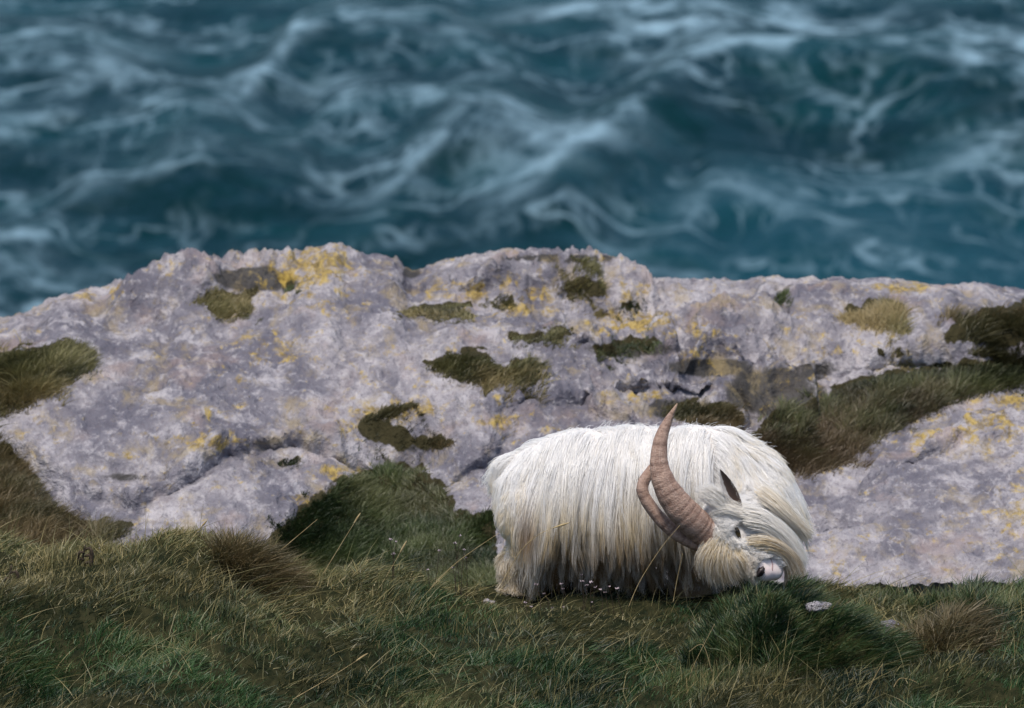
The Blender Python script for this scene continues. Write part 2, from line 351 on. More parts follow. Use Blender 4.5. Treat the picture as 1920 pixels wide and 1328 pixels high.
# lichen; crevice shade and dark growth painted into the rock colour
LICH = [(600, 495, 75, 40, 1), (560, 525, 40, 22, 1), (515, 650, 70, 30, .8), (420, 690, 90, 30, .35), (860, 548, 90, 22, .8), (980, 580, 60, 20, .9), (1190, 610, 70, 25, 1), (1310, 662, 50, 14, 1), (1320, 622, 40, 14, .9),
        (1890, 750, 60, 16, 1.1), (1850, 805, 70, 40, .7), (1720, 820, 80, 40, .5), (390, 830, 60, 18, 1.1), (250, 855, 30, 8, 1.1), (700, 788, 70, 30, 1.0), (420, 780, 50, 30, .7), (640, 885, 60, 20, .8), (1210, 740, 60, 12, .9), (1690, 540, 70, 12, .9),
        (340, 500, 60, 20, .6), (170, 556, 25, 10, .9), (220, 545, 25, 10, .9), (570, 935, 40, 15, .8), (780, 770, 90, 30, .5), (1000, 800, 90, 30, .4), (620, 560, 140, 40, .45), (1880, 950, 60, 80, .35), (1000, 555, 120, 30, .6), (1620, 1000, 40, 12, .5), (930, 790, 40, 12, .8)]
lich = np.zeros_like(PX)
for cx, cy, rx, ry, s in LICH: lich = np.maximum(lich, s * np.exp(-(((SXR - cx) / rx) ** 2 + ((SYR - cy) / ry) ** 2)))
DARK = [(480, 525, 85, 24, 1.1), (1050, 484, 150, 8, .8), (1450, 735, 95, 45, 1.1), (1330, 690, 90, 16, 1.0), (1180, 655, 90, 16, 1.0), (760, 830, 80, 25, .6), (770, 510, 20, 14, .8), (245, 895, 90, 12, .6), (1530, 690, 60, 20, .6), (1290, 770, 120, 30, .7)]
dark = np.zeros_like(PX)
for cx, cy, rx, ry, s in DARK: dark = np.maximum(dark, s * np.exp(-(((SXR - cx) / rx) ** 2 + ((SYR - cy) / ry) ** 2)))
# grass growing on the rock: label, blades kind, polygon in photograph pixels, blade length
def ell(cx, cy, rx, ry, n=22, rot=0.0):
    a = np.linspace(0, 2 * math.pi, n, endpoint=False); k = 1 + 0.16 * np.sin(a * 3 + cx) + 0.1 * np.sin(a * 5 + cy)
    x, y = rx * k * np.cos(a), ry * k * np.sin(a); c, s_ = math.cos(rot), math.sin(rot)
    return np.stack([cx + x * c - y * s_, cy + x * s_ + y * c], 1)
PATCHES = [
    ('brown-green turf cushion on the dome at the far left', 'o', [(-300, 700), (-60, 662), (40, 645), (140, 632), (185, 652), (188, 684), (150, 705), (100, 735), (40, 765), (-60, 790), (-300, 860)], .09),
    ('dark withered turf at the foot of the dome, lower left corner', 'b', [(-300, 840), (0, 825), (40, 850), (70, 890), (100, 940), (150, 968), (250, 972), (258, 990), (200, 1020), (-300, 1060)], .10),
    ('strip of turf under the crag on the left skyline', 'o', [(335, 560), (380, 545), (450, 538), (490, 535), (480, 562), (470, 598), (430, 604), (395, 592), (380, 572)], .05),
    ('small round plant cushion beside the yellow lichened skyline rock', 'g', ell(547, 543, 17, 12), .04),
    ('lens-shaped turf patch high on the middle of the outcrop', 'o', ell(822, 584, 76, 21), .05),
    ('pale green turf patch just below the middle skyline', 'o', ell(1092, 538, 50, 20), .05),
    ('thin green turf strip slanting below the middle skyline patch', 'o', ell(1022, 630, 66, 19, rot=-0.12), .05),
    ('broad olive turf patch in the middle of the outcrop', 'o', [(790, 680), (820, 660), (880, 648), (915, 656), (930, 680), (985, 662), (1020, 680), (1038, 706), (1010, 728), (930, 726), (912, 742), (890, 722), (830, 706)], .07),
    ('turf tuft in the notch of the right skyline shelf', 'o', ell(1645, 588, 68, 32), .08),
    ('tiny dark plant on the right skyline shelf', 'g', ell(1470, 556, 18, 12), .05),
    ('dark brown turf bank at the right edge below the skyline', 'b', [(1755, 630), (1790, 600), (1850, 572), (1925, 560), (2300, 560), (2300, 670), (1920, 655), (1830, 650), (1770, 645)], .10),
    ('wide band of long grass filling the gully right of the ridge', 'm', [(1395, 812), (1450, 770), (1530, 742), (1590, 705), (1660, 690), (1800, 672), (1920, 668), (2300, 680), (2300, 720), (1930, 722), (1830, 738), (1722, 786), (1640, 826), (1600, 866), (1510, 893), (1440, 880), (1410, 850)], .075),
    ('small dark turf clump above the long grass gully', 'o', ell(1682, 662, 36, 15), .05),
    ('dark green tussock in the hollow left of the goat', 'g', [(480, 1026), (520, 985), (570, 935), (640, 892), (720, 862), (790, 868), (830, 900), (862, 950), (930, 962), (950, 1120), (570, 1120), (552, 1060), (520, 1035)], .065),
    ('dry weeds in the lichened niche above the tussock', 'b', [(662, 800), (700, 770), (760, 800), (870, 820), (850, 838), (800, 850), (720, 845)], .05),
    ('mossy crevice plants under the broken ridge', 'g', [(1110, 655), (1160, 630), (1230, 632), (1250, 660), (1190, 668), (1120, 672)], .05),
    ('dark weeds at the foot of the broken ridge by the horn tip', 'b', [(1220, 765), (1290, 745), (1370, 750), (1400, 780), (1380, 815), (1300, 800)], .07),
    ('little turf strip between yellow lichens below the skyline', 'g', ell(1190, 576, 48, 11, rot=0.2), .04),
    ('small moss patch left of the slanting turf strip', 'o', ell(935, 566, 34, 9), .04),
    ('dark moss clump at the left edge of the low slab', 'g', ell(545, 862, 24, 11), .04),
    ('small dark weeds beside the goat\'s tail', 'g', ell(905, 985, 34, 14), .06),
]
soil = np.zeros_like(PX)
for lb, kd, poly, bl in PATCHES:
    dd = np.where(inside(poly, SXR, SYR), 1, -1) * edge_dist(poly, SXR, SYR)
    soil = np.maximum(soil, sstep(-4, 16, dd + 12 * fbm(PX * 0.03, PY * 0.05, 3)))
# which slab a face belongs to
REG = [
    ('limestone dome with ochre lichen rising on the left against the sea', [(-900, 1000), (-900, 300), (770, 300), (790, 640), (905, 812), (800, 842), (640, 790), (420, 842), (250, 906), (60, 842), (-200, 800)]),
    ('low grey slab under the dark ledge, in front of the lichened dome', [(-900, 1400), (-900, 1000), (-200, 800), (60, 842), (250, 906), (420, 842), (640, 790), (720, 850), (700, 1400)]),
    ('pale hump of limestone directly behind the goat\'s back', [(700, 1400), (720, 850), (640, 790), (800, 842), (905, 812), (1060, 735), (1240, 800), (1430, 880), (1420, 1400)]),
    ('broken limestone ridge with dark crevices above the goat\'s horns', [(905, 812), (790, 640), (770, 300), (1225, 300), (1240, 560), (1310, 640), (1540, 650), (1560, 730), (1400, 800), (1430, 880), (1240, 800), (1060, 735)]),
    ('flat pale rock shelf along the skyline on the right', [(1225, 300), (3000, 300), (3000, 690), (1560, 730), (1540, 650), (1310, 640), (1240, 560)]),
]
LAST = 'large grey limestone slab to the right of the goat\'s head'
nr, nc = PX.shape
F = grid_faces(nr, nc); fx = SXR.ravel()[F].mean(1); fy = SYR.ravel()[F].mean(1)
fid = np.full(len(F), len(REG))
for i, (lb, poly) in reversed(list(enumerate(REG))): fid[inside(poly, fx, fy)] = i
Vall = RP.reshape(-1, 3); La = lich.ravel(); Da = dark.ravel(); Sa = soil.ravel()
for i in range(len(REG) + 1):
    f = F[fid == i]; u, inv = np.unique(f, return_inverse=True)
    o = mesh_obj('rock_slab', Vall[u], inv.reshape(-1, 4), M_ROCK, attrs={'lichen': La[u], 'dark': Da[u], 'soil': Sa[u]})
    tag(o, REG[i][0] if i < len(REG) else LAST, 'rock', 'limestone outcrop', 'thing')
# cliff dropping from the skyline to the sea, and its sides
e = RP[-1]; rows = [e]
for k, (dy, dzz) in enumerate([(0.35, -0.18), (0.9, -0.8), (1.6, -2.5), (3, -8), (6, -24)]):
    q = e.copy(); q[:, 1] += dy + 0.2 * k * perlin(e[:, 0] * 0.7, k + 0.5 + e[:, 1] * 0); q[:, 2] += dzz; rows.append(q)
CV = np.stack(rows); tag(mesh_obj('cliff', CV.reshape(-1, 3), grid_faces(*CV.shape[:2]), M_ROCK, attrs={'lichen': np.zeros(CV.shape[0] * nc), 'dark': np.zeros(CV.shape[0] * nc), 'soil': np.zeros(CV.shape[0] * nc)}),
    'sheer limestone cliff dropping to the sea', kind='structure')

def on_rock(px, py):                                   # world point of the outcrop seen at pixel (bilinear on the grid)
    px = np.asarray(px, float); py = np.asarray(py, float)
    ci = np.clip((px - cols[0]) / STEP, 0, nc - 1.001); c0 = ci.astype(int); cf = ci - c0
    def samp(A, r):
        r = np.clip(r, 0, nr - 1.001); r0 = r.astype(int); rf = r - r0
        if A.ndim == 3: rf_ = rf[:, None]; cf_ = cf[:, None]
        else: rf_, cf_ = rf, cf
        return (A[r0, c0] * (1 - cf_) + A[r0, c0 + 1] * cf_) * (1 - rf_) + (A[r0 + 1, c0] * (1 - cf_) + A[r0 + 1, c0 + 1] * cf_) * rf_
    r = (ROW0 - py) / (ROW0 - top(px)) * (nr - 1)
    for _ in range(6):
        r = np.clip(r + 0.7 * (samp(SYR, r) - py) / (ROW0 - top(px)) * (nr - 1), 0, nr - 1.001)
    return samp(RP, r)

# ------------------------------------------------------------------ grass blades
def blades(P, L, W, lean, up=1.0, droop=0.6, seg=3, tone=None, straw=None, curl=0.12):
    """tapered bent strips; P roots (n,3), L lengths, W half widths, lean (n,2) horizontal lean vectors"""
    n = len(P); t = np.linspace(0, 1, seg + 1)
    d0 = np.concatenate([lean, np.full((n, 1), up)], 1); d0 += RNG.normal(0, curl, (n, 3)); d0 /= np.linalg.norm(d0, axis=1)[:, None]
    bend = np.concatenate([lean * 1.2, np.zeros((n, 1))], 1) + np.array([0, 0, -droop]) * RNG.uniform(0.2, 1.3, (n, 1))
    side = np.cross(d0, RNG.normal(0, 1, (n, 3)) * 0.5 + np.array([0, 1.0, 0.2])); side /= np.linalg.norm(side, axis=1)[:, None] + 1e-9
    V = np.empty((n, 2 * seg + 1, 3), np.float32); al = np.empty((n, 2 * seg + 1), np.float32)
    for i, ti in enumerate(t):
        c = P + (d0 * ti + bend * ti * ti * 0.55) * L[:, None]
        if i < seg:
            w = (W * (1 - 0.75 * ti))[:, None] * side
            V[:, 2 * i] = c - w; V[:, 2 * i + 1] = c + w; al[:, 2 * i] = ti; al[:, 2 * i + 1] = ti
        else: V[:, 2 * seg] = c; al[:, 2 * seg] = 1
    k = 2 * seg + 1; b = (np.arange(n) * k)[:, None]; T = []
    for i in range(seg - 1):
        T.append(b + np.array([[2 * i, 2 * i + 1, 2 * i + 3]])); T.append(b + np.array([[2 * i, 2 * i + 3, 2 * i + 2]]))
    T.append(b + np.array([[2 * seg - 2, 2 * seg - 1, 2 * seg]]))
    F = np.concatenate(T)
    rep = lambda a: np.repeat(np.asarray(a, np.float32), k)
    return V.reshape(-1, 3), F, {'tone': rep(tone if tone is not None else RNG.uniform(0, 1, n)), 'straw': rep(straw if straw is not None else np.zeros(n)), 'along': al.ravel()}

M_GULLY = mat_grass('gully_grass', (0.022, 0.028, 0.010), (0.115, 0.125, 0.045), (0.13, 0.085, 0.045))
M_DKGRASS = mat_grass('green_rock_grass', (0.016, 0.032, 0.010), (0.075, 0.105, 0.03), (0.17, 0.15, 0.06))
for lb, kd, poly, bl in PATCHES:
    pl = np.array(poly, float); lo = np.maximum(pl.min(0), (-120, 400)); hi = np.minimum(pl.max(0), (2040, 1140))
    area = (hi - lo).prod(); n = int(area * 0.42) + 700
    x = RNG.uniform(lo[0], hi[0], n); y = RNG.uniform(lo[1], hi[1], n)
    sm = (hi - lo).min() < 45; wq = (0 if sm else min(20, 0.35 * (hi - lo).min())) * fbm(x * 0.03, y * 0.055, 5, gain=0.62); k = inside(pl, x + wq, y + wq * 0.5); x, y = x[k], y[k]
    ed = edge_dist(pl, x, y); k = RNG.uniform(0, 1, len(x)) < (0.6 if sm else 0.12) + 0.88 * sstep(0, 0.2 * min(90, (hi - lo).min()), ed + 5 * fbm(x * 0.08, y * 0.12, 3)); x, y, ed = x[k], y[k], ed[k]; n = len(x)
    P = on_rock(x, y + bl * 0.35 * KPX); P[:, 2] -= 0.008
    cl = fbm(P[:, 0] * 4, P[:, 1] * 4, 3)
    ang = 0.5 + 2.0 * fbm(P[:, 0] * 1.5 + 4, P[:, 1] * 1.5, 2) + RNG.normal(0, 0.7, n)
    lean = np.stack([np.cos(ang), np.sin(ang)], 1) * RNG.uniform(0.1, 0.9, (n, 1))
    L = bl * RNG.uniform(0.5, 1.25, n) * (0.45 + 0.55 * sstep(0, 22, ed)) * (1 + 0.6 * np.clip(cl, -0.6, 0.6))
    brown = np.clip((0.5 if kd == 'b' else 0.25) + 1.2 * fbm(P[:, 0] * 1.6 + 30, P[:, 1] * 1.6, 3) + RNG.normal(0, .2, n), 0, 1)
    if kd == 'm': brown = np.clip(brown + (y - (775 - 0.12 * (x - 1660))) / 80, 0, 1)
    V, F, A = blades(P, L, RNG.uniform(0.0016, 0.003, n), lean, 0.9, 0.5, 3, np.clip(0.40 + 0.9 * cl + RNG.normal(0, .22, n), 0, 1), brown * (0.8 if kd != 'g' else 0.4))
    o = mesh_obj('grass_patch', V, F, {'o': M_ROCKGRASS, 'b': M_BROWNGRASS, 'g': M_DKGRASS, 'm': M_GULLY}[kd], attrs=A, smooth=False)
    tag(o, lb, 'grass patch', 'turf patches on the limestone', 'thing')

# ------------------------------------------------------------------ foreground turf
G0X = [-2000, 0, 380, 470, 560, 700, 830, 950, 1300, 1650, 1750, 1920, 4000]
G0Z = [0.30, 0.27, 0.25, 0.20, 0.13, 0.10, 0.06, 0.01, -0.02, 0.03, 0.06, 0.07, 0.10]
HUMP = (at(1480, 1125, 29.62)[0], 29.62)
def ground_z(x, y):
    x = np.asarray(x, float); y = np.asarray(y, float)
    px = 960 + x * 480
    g0 = np.interp(px, G0X, G0Z)
    z = g0 * sstep(28.4, 30.0, y)
    l = 0.060 * fbm(x * 1.9 + 3, y * 1.5, 2) + 0.085 * ridged(x * 2.8 + 0.8 * y, y * 2.8 + 8, 3) - 0.045
    calm = np.exp(-(((x - 0.5) / 0.75) ** 2 + ((y - 30.55) / 0.4) ** 2))
    z = z + l * (1 - 0.85 * calm)
    yc = np.interp(px, [-2000, 450, 620, 900, 1000, 1420, 1560, 1700, 4000], [30.15, 30.15, 30.2, 30.45, 30.85, 30.85, 30.5, 30.3, 30.3])
    z = z - 0.75 * np.clip(y - yc, 0, None) ** 1.2 + np.clip(27 - y, 0, None) * 0.214
    return z
gx = np.concatenate([np.linspace(-60, -3.2, 20), np.linspace(-3, 3, 200), np.linspace(3.2, 60, 20)])
gy = np.concatenate([np.linspace(-12, 26.8, 40), np.linspace(27, 34.2, 240)])
GX, GY = np.meshgrid(gx, gy); GZ = ground_z(GX, GY)
ground = mesh_obj('ground', np.stack([GX, GY, GZ], -1).reshape(-1, 3), grid_faces(*GX.shape), M_SOIL)
tag(ground, 'grassy hillside the goat stands on', kind='structure')

def turf(n, x0, x1, y0, y1, Lr, dens=None, Wr=(0.0011, 0.0026), droop=(0.3), seg=3):
    x = RNG.uniform(x0, x1, n); y = RNG.uniform(y0, y1, n)
    cl = fbm(x * 3.2, y * 3.2, 3)                                   # clumps
    keep = RNG.uniform(0, 1, n) < np.clip(0.66 + 0.5 * cl, 0.38, 1)
    if dens is not None: keep &= RNG.uniform(0, 1, n) < dens(x, y)
    x, y, cl = x[keep], y[keep], cl[keep]; n = len(x)
    P = np.stack([x, y, ground_z(x, y) - 0.01], 1)
    ang = 0.35 + 1.3 * fbm(x * 1.3 + 11, y * 1.3, 2) + RNG.normal(0, 0.95, n)
    mag = 0.50 + 0.5 * fbm(x * 2.1, y * 2.1 + 30, 2) + RNG.normal(0, 0.25, n)
    lean = np.stack([np.cos(ang), np.sin(ang) * 0.7], 1) * np.clip(mag, 0.05, 2)[:, None]
    return P, lean, RNG.uniform(*Lr, n) * (0.85 + 0.5 * np.clip(cl, -0.5, 1)), RNG.uniform(*Wr, n)
def tones(P, bias=0.0):
    x, y = P[:, 0], P[:, 1]; n = len(P); px = 960 + 480 * x
    green = 0.36 + 0.95 * fbm(x * 1.3 + 5, y * 1.6, 3)
    crest = sstep(29.0, 29.9, y) * sstep(1100, 500, px) * 0.40 + sstep(29.5, 30.3, y) * 0.25
    st = np.clip(0.06 + bias + crest + 0.45 * fbm(x * 1.6 + 70, y * 2.0, 3) + RNG.normal(0, 0.10, n), 0, 1)
    st = np.where(RNG.uniform(0, 1, n) < 0.07 + 0.35 * np.clip(st, 0, 1), np.clip(st + 0.5, 0, 1), st * 0.6)
    return np.clip(green * 0.75 + RNG.normal(0.0, 0.2, n), 0, 1), st
def no_goat(x, y):    # trampled and grazed short beneath the animal
    return 1 - 0.55 * np.exp(-(((x - 0.5) / 0.65) ** 4 + ((y - 30.6) / 0.35) ** 4))
P, lean, L, W = turf(320000, -2.35, 2.35, 28.0, 31.2, (0.030, 0.085), no_goat)
L *= 1 - 0.55 * np.exp(-(((P[:, 0] - 0.45) / 0.75) ** 4 + ((P[:, 1] - 30.4) / 0.55) ** 4))
tn, st = tones(P)
V, F, A = blades(P, L, W, lean, 0.75, 0.55, 3, tn, st)
P2, lean2, L2, W2 = turf(4200, -2.35, 2.35, 28.0, 30.5, (0.10, 0.24), no_goat, Wr=(0.0008, 0.0016))        # scattered dry stems
V2, F2, A2 = blades(P2, L2, W2, lean2 * 1.1, 0.8, 0.5, 3, np.full(len(P2), 0.6), RNG.uniform(0.5, 1.0, len(P2)))
F = np.concatenate([F, F2 + len(V)]); V = np.concatenate([V, V2]); A = {k: np.concatenate([A[k], A2[k]]) for k in A}
tag(mesh_obj('grass', V, F, M_TURF, attrs=A, smooth=False), 'windswept green and straw coloured grass covering the slope', 'grass', kind='stuff')

# ------------------------------------------------------------------ goat
GY0 = 30.55
def G(px, py, dy=0.0):
    return Vector(at(np.array(px, float), np.array(py, float), np.array(GY0 + dy)))
def spline(pts, n):
    P = np.array(pts, float); m = len(P); t = np.linspace(0, m - 1, n); out = np.empty((n, P.shape[1]))
    for k, tt in enumerate(t):
        i = min(int(tt), m - 2); f = tt - i
        p0 = P[max(i - 1, 0)]; p1 = P[i]; p2 = P[i + 1]; p3 = P[min(i + 2, m - 1)]
        out[k] = 0.5 * (2 * p1 + (p2 - p0) * f + (2 * p0 - 5 * p1 + 4 * p2 - p3) * f * f + (3 * p1 - p0 - 3 * p2 + p3) * f ** 3)
    return out
bm = bmesh.new()
def ball(c, r):
    mt = Matrix.Translation(c) @ Matrix.Diagonal((r[0], r[1], r[2], 1))
    bmesh.ops.create_icosphere(bm, subdivisions=3, radius=1, matrix=mt)
def limb(pts, n=14):                                   # pts: px, py, dy, radius in m
    for q in spline(pts, n): ball(G(q[0], q[1], q[2]), (q[3],) * 3)
S = 1 / 480
ball(G(1012, 928, 0.02), (66 * S, 0.165, 100 * S))
ball(G(1095, 914, 0.0), (140 * S, 0.195, 108 * S))
ball(G(1190, 908, 0.0), (165 * S, 0.20, 108 * S))
ball(G(1300, 904, 0.0), (115 * S, 0.175, 106 * S))
ball(G(976, 945, -0.08), (0.085, 0.09, 0.15))
ball(G(1345, 890, -0.01), (80 * S, 0.15, 88 * S))
limb([(1345, 890, 0, 0.16), (1400, 910, -0.06, 0.145), (1424, 945, -0.15, 0.118), (1405, 968, -0.25, 0.092), (1375, 982, -0.34, 0.080)], 18)
# head: poll at the left, muzzle towards the lower right, forehead towards the ground
limb([(1342, 988, -0.385, 0.080), (1365, 1003, -0.41, 0.078), (1392, 1028, -0.42, 0.066), (1412, 1048, -0.445, 0.056), (1428, 1062, -0.47, 0.052), (1434, 1070, -0.48, 0.046)], 16)
limb([(1392, 1008, -0.385, 0.065), (1426, 1032, -0.405, 0.050), (1446, 1054, -0.455, 0.043), (1453, 1072, -0.475, 0.034)], 12)    # lower jaw
limb([(940, 880, 0.02, 0.028), (965, 868, 0.02, 0.035), (1000, 870, 0.02, 0.05)], 6)               # tail
for dy in (-0.11, 0.13):
    limb([(990, 955, dy, 0.105), (1000, 1010, dy, 0.08), (965, 1052, dy, 0.05), (966, 1088, dy, 0.034), (962, 1112, dy, 0.036)], 16)
for dy in (-0.09, 0.11):
    limb([(1310, 980, dy, 0.08), (1300, 1040, dy, 0.048), (1300, 1080, dy, 0.034), (1302, 1112, dy, 0.036)], 14)
tmp = bpy.data.meshes.new('tmp'); bm.to_mesh(tmp); bm.free()
to = bpy.data.objects.new('tmp', tmp); COL.objects.link(to)
md = to.modifiers.new('r', 'REMESH'); md.mode = 'VOXEL'; md.voxel_size = 0.009
md = to.modifiers.new('s', 'SMOOTH'); md.iterations = 6; md.factor = 0.5
dg = bpy.context.evaluated_depsgraph_get(); body_me = bpy.data.meshes.new_from_object(to.evaluated_get(dg))
bpy.data.objects.remove(to); body_me.name = 'goat'
body_me.polygons.foreach_set('use_smooth', np.ones(len(body_me.polygons), bool))

def mat_skin():
    t = NT('goat_skin'); p = t.pos(); n = t.noise(p, 45, 4)
    c = t.mix(t.ss(n, 0.3, 0.7), (0.70, 0.65, 0.60), (0.82, 0.79, 0.76))
    c = t.mix(t.math('MULTIPLY', t.attr('muzzle'), t.ss(n, 0.3, 0.6, 0.4, 0.9)), c, (0.88, 0.72, 0.70))
    return t.end(t.bsdf(c, 0.8, 0.2))
def mat_hair():
    t = NT('goat_hair'); tint = t.attr('tint'); dirt_shade = t.attr('dirt_shade')
    c = t.mix(tint, (0.94, 0.935, 0.93), (0.82, 0.68, 0.42)); c = t.mix(dirt_shade, c, (0.23, 0.122, 0.045))
    b = t.bsdf(c, 0.45, 0.35)
    tr = t.n('ShaderNodeBsdfTranslucent'); t.put(tr.inputs[0], c)
    m = t.n('ShaderNodeMixShader'); m.inputs[0].default_value = 0.32; t.l(b, m.inputs[1]); t.l(tr.outputs[0], m.inputs[2])
    return t.end(m.outputs[0])
M_SKIN = mat_skin(); M_HAIR = mat_hair()
body_me.materials.clear(); body_me.materials.append(M_SKIN)
goat = bpy.data.objects.new('goat', body_me); COL.objects.link(goat)
tag(goat, 'long-haired white goat with sweeping horns twisting its head down to the grass', 'goat')

nv = len(body_me.vertices); bv = np.empty(nv * 3); body_me.vertices.foreach_get('co', bv); bv = bv.reshape(-1, 3)
body_me.calc_loop_triangles(); nt = len(body_me.loop_triangles); bt = np.empty(nt * 3, np.int32); body_me.loop_triangles.foreach_get('vertices', bt); bt = bt.reshape(-1, 3)
_hx, _hy = project(bv); body_me.attributes.new('muzzle', 'FLOAT', 'POINT').data.foreach_set('value', (sstep(38, 8, np.hypot(_hx - 1444, _hy - 1072)) * (bv[:, 1] < GY0 - 0.3)).astype(np.float32))
bvh = BVHTree.FromPolygons(bv.tolist(), bt.tolist())
ta = bv[bt[:, 0]]; tb = bv[bt[:, 1]]; tc = bv[bt[:, 2]]
tnm = np.cross(tb - ta, tc - ta); tar = np.linalg.norm(tnm, axis=1); tnm /= tar[:, None] + 1e-12
def scatter(n):
    i = RNG.choice(nt, n, p=tar / tar.sum()); u, v = RNG.uniform(0, 1, (2, n)); s = u + v > 1; u[s], v[s] = 1 - u[s], 1 - v[s]
    return ta[i] + u[:, None] * (tb - ta)[i] + v[:, None] * (tc - ta)[i], tnm[i]

def curves_obj(name, pts, rad, tint, dirt_shade, parent):
    """pts (n,k,3); rad (n,k); tint/dirt (n,k)"""
    n, k, _ = pts.shape
    cu = bpy.data.hair_curves.new(name); cu.add_curves([k] * n)
    cu.attributes['position'].data.foreach_set('vector', pts.astype(np.float32).ravel())
    a = cu.attributes.get('radius') or cu.attributes.new('radius', 'FLOAT', 'POINT'); a.data.foreach_set('value', rad.astype(np.float32).ravel())
    for nm, v in (('tint', tint), ('dirt_shade', dirt_shade)):
        cu.attributes.new(nm, 'FLOAT', 'POINT').data.foreach_set('value', np.broadcast_to(v, (n, k)).astype(np.float32).ravel())
    cu.materials.append(M_HAIR)
    o = bpy.data.objects.new(name, cu); COL.objects.link(o); o.parent = parent
    return o
def children_of(guides, per, spread, clump, jit, root_n, lenj=(0.75, 1.05)):
    """guides (n,k,3) -> strands clustered round each guide, drawn together towards the tip"""
    n, k, _ = guides.shape; t = np.linspace(0, 1, k)
    g = np.repeat(guides, per, 0); N = n * per
    off = RNG.normal(0, 1, (N, 3)) * np.repeat(np.broadcast_to(spread, (n,)), per)[:, None]
    rn = np.repeat(root_n, per, 0); off -= rn * np.sum(off * rn, 1)[:, None] * 0.9
    ls = RNG.uniform(*lenj, N)
    tt = t[None] * ls[:, None]; f = tt * (k - 1); i0 = np.clip(f.astype(int), 0, k - 2); fr = (f - i0)[..., None]
    ar = np.arange(N)[:, None]; p = g[ar, i0] * (1 - fr) + g[ar, i0 + 1] * fr
    cl = 1 - clump * t ** 1.2
    p = p + off[:, None] * cl[None, :, None]
    ph = RNG.normal(0, 1, (N, 3)); p = p + ph[:, None] * (jit * t ** 1.5)[None, :, None]
    wv = np.sin(t[None] * RNG.uniform(4, 9, N)[:, None] + RNG.uniform(0, 6, N)[:, None]) * t[None] * jit * 0.5
    p[..., 0] += wv
    return p
SEGS = 12
HEADC = np.array(G(1390, 1015, -0.40))
NK = np.array(G(1420, 930, -0.12))
def unit(v): return v / (np.linalg.norm(v, axis=-1, keepdims=True) + 1e-9)
def grow(P, N, d0, L, grav, follow=0.0, lift=0.006):
    n = len(P); out = np.empty((n, SEGS, 3)); p = P - N * 0.004; out[:, 0] = p; d = unit(d0); st = (L / (SEGS - 1))[:, None]
    for k in range(1, SEGS):
        d = unit(d + grav * np.array([0, 0, -1.0]))
        p = p + d * st
        for j in range(n):
            loc, nr_, _, dist = bvh.find_nearest(Vector(p[j]))
            if loc is None: continue
            nr_ = np.array(nr_); sd = float(np.dot(p[j] - np.array(loc), nr_)); m = lift + 0.0022 * k
            if sd < m:
                p[j] = np.array(loc) + nr_ * m
                dn = float(np.dot(d[j], nr_))
                if dn < 0: d[j] = d[j] - nr_ * dn
        gz = ground_z(p[:, 0], p[:, 1]) + 0.015; p[:, 2] = np.maximum(p[:, 2], gz)
        out[:, k] = p
    return out
P, N = scatter(6200)
px, py = project(P); dyv = P[:, 1] - GY0
is_head = (np.linalg.norm(P - HEADC, axis=1) < 0.225) & (dyv < -0.27)
is_neck = (~is_head) & (px > 1335) & ((py < 1000) | (dyv < -0.2))
line_d = np.clip(945 + (px - 1395) * 0.52, 925, 1010) - py          # pixels above the edge of the mane
is_leg = (~is_head) & (~is_neck) & (py > 1030)
is_body = ~(is_head | is_neck | is_leg)
facing = (N[:, 1] < 0.55)                       # the far side needs only a thin coat
keep = facing | (RNG.uniform(0, 1, len(P)) < np.where(py > 960, 1.0, 0.35))
# coat
s = is_body & keep; p, n = P[s], N[s]; x = px[s]
spine = sstep(0.35, 0.9, n[:, 2]); side = np.where(dyv[s] + 0.02 * RNG.normal(0, 1, len(p)) < 0.0, -1.0, 1.0)
rump = sstep(1030, 985, x) * sstep(855, 890, py[s])
d0 = n * 0.30 + np.stack([-0.30 + 0.35 * fbm(x * 0.012, p[:, 2] * 3, 2) - 0.3 * rump, side * (0.25 + 0.75 * spine), -0.55 + 0.35 * spine], 1)
L = (0.215 + 0.15 * sstep(-0.2, 0.6, n[:, 2])) * (1 - 0.70 * rump) * (1 - 0.22 * sstep(1180, 1290, x) * sstep(880, 960, py[s]) * (n[:, 1] < 0)) * RNG.uniform(0.65, 1.2, len(p))
d0[:, 0] += RNG.normal(0, 0.10, len(p)) + 0.35 * sstep(1000, 940, x) * 0 + 0.25 * sstep(930, 1000, py[s]) * sstep(1050, 1150, x)
tail = (x < 968) & (py[s] < 900)
d0[tail] = n[tail] * 0.2 + np.array([-1.0, 0, -0.1]); L[tail] = 0.10
hind = x < 1004; L[hind] = np.minimum(L[hind], np.clip((985 - py[s][hind]) / 480, 0, 1) * 0.9 + 0.045)
g = grow(p, n, d0, L, 0.24)
tq = np.linspace(0, 1, SEGS)[None]; fa_ = fbm(x * 0.011 + 3, p[:, 2] * 2.0, 3)[:, None]
g[..., 0] += (0.055 * fa_ + 0.018 * sstep(1040, 1150, x)[:, None]) * tq ** 1.6 + 0.010 * np.sin(5.5 * tq + 14 * fbm(x * 0.02, p[:, 2] * 4 + 9, 2)[:, None]) * tq
coatP = children_of(g, 18, 0.0125, 0.82, 0.005, n)
pxg = np.repeat(x, 18)
t_ = np.linspace(0, 1, SEGS)[None]
zz = coatP[..., 2]
clt = np.repeat(RNG.uniform(0, 1, len(p)), 18)[:, None]
low = sstep(0.46, 0.14, zz)
tint = np.clip(0.05 + 0.75 * low * (0.25 + 1.0 * clt) + 0.42 * (clt > 0.68) * t_ ** 2, 0, 1)
dirt_shade = np.clip(sstep(0.36, 0.06, zz) * (0.2 + 1.3 * clt ** 1.4) * sstep(960, 1080, pxg)[:, None] * (0.35 + 0.65 * t_), 0, 0.95)
qx, qy = project(coatP)
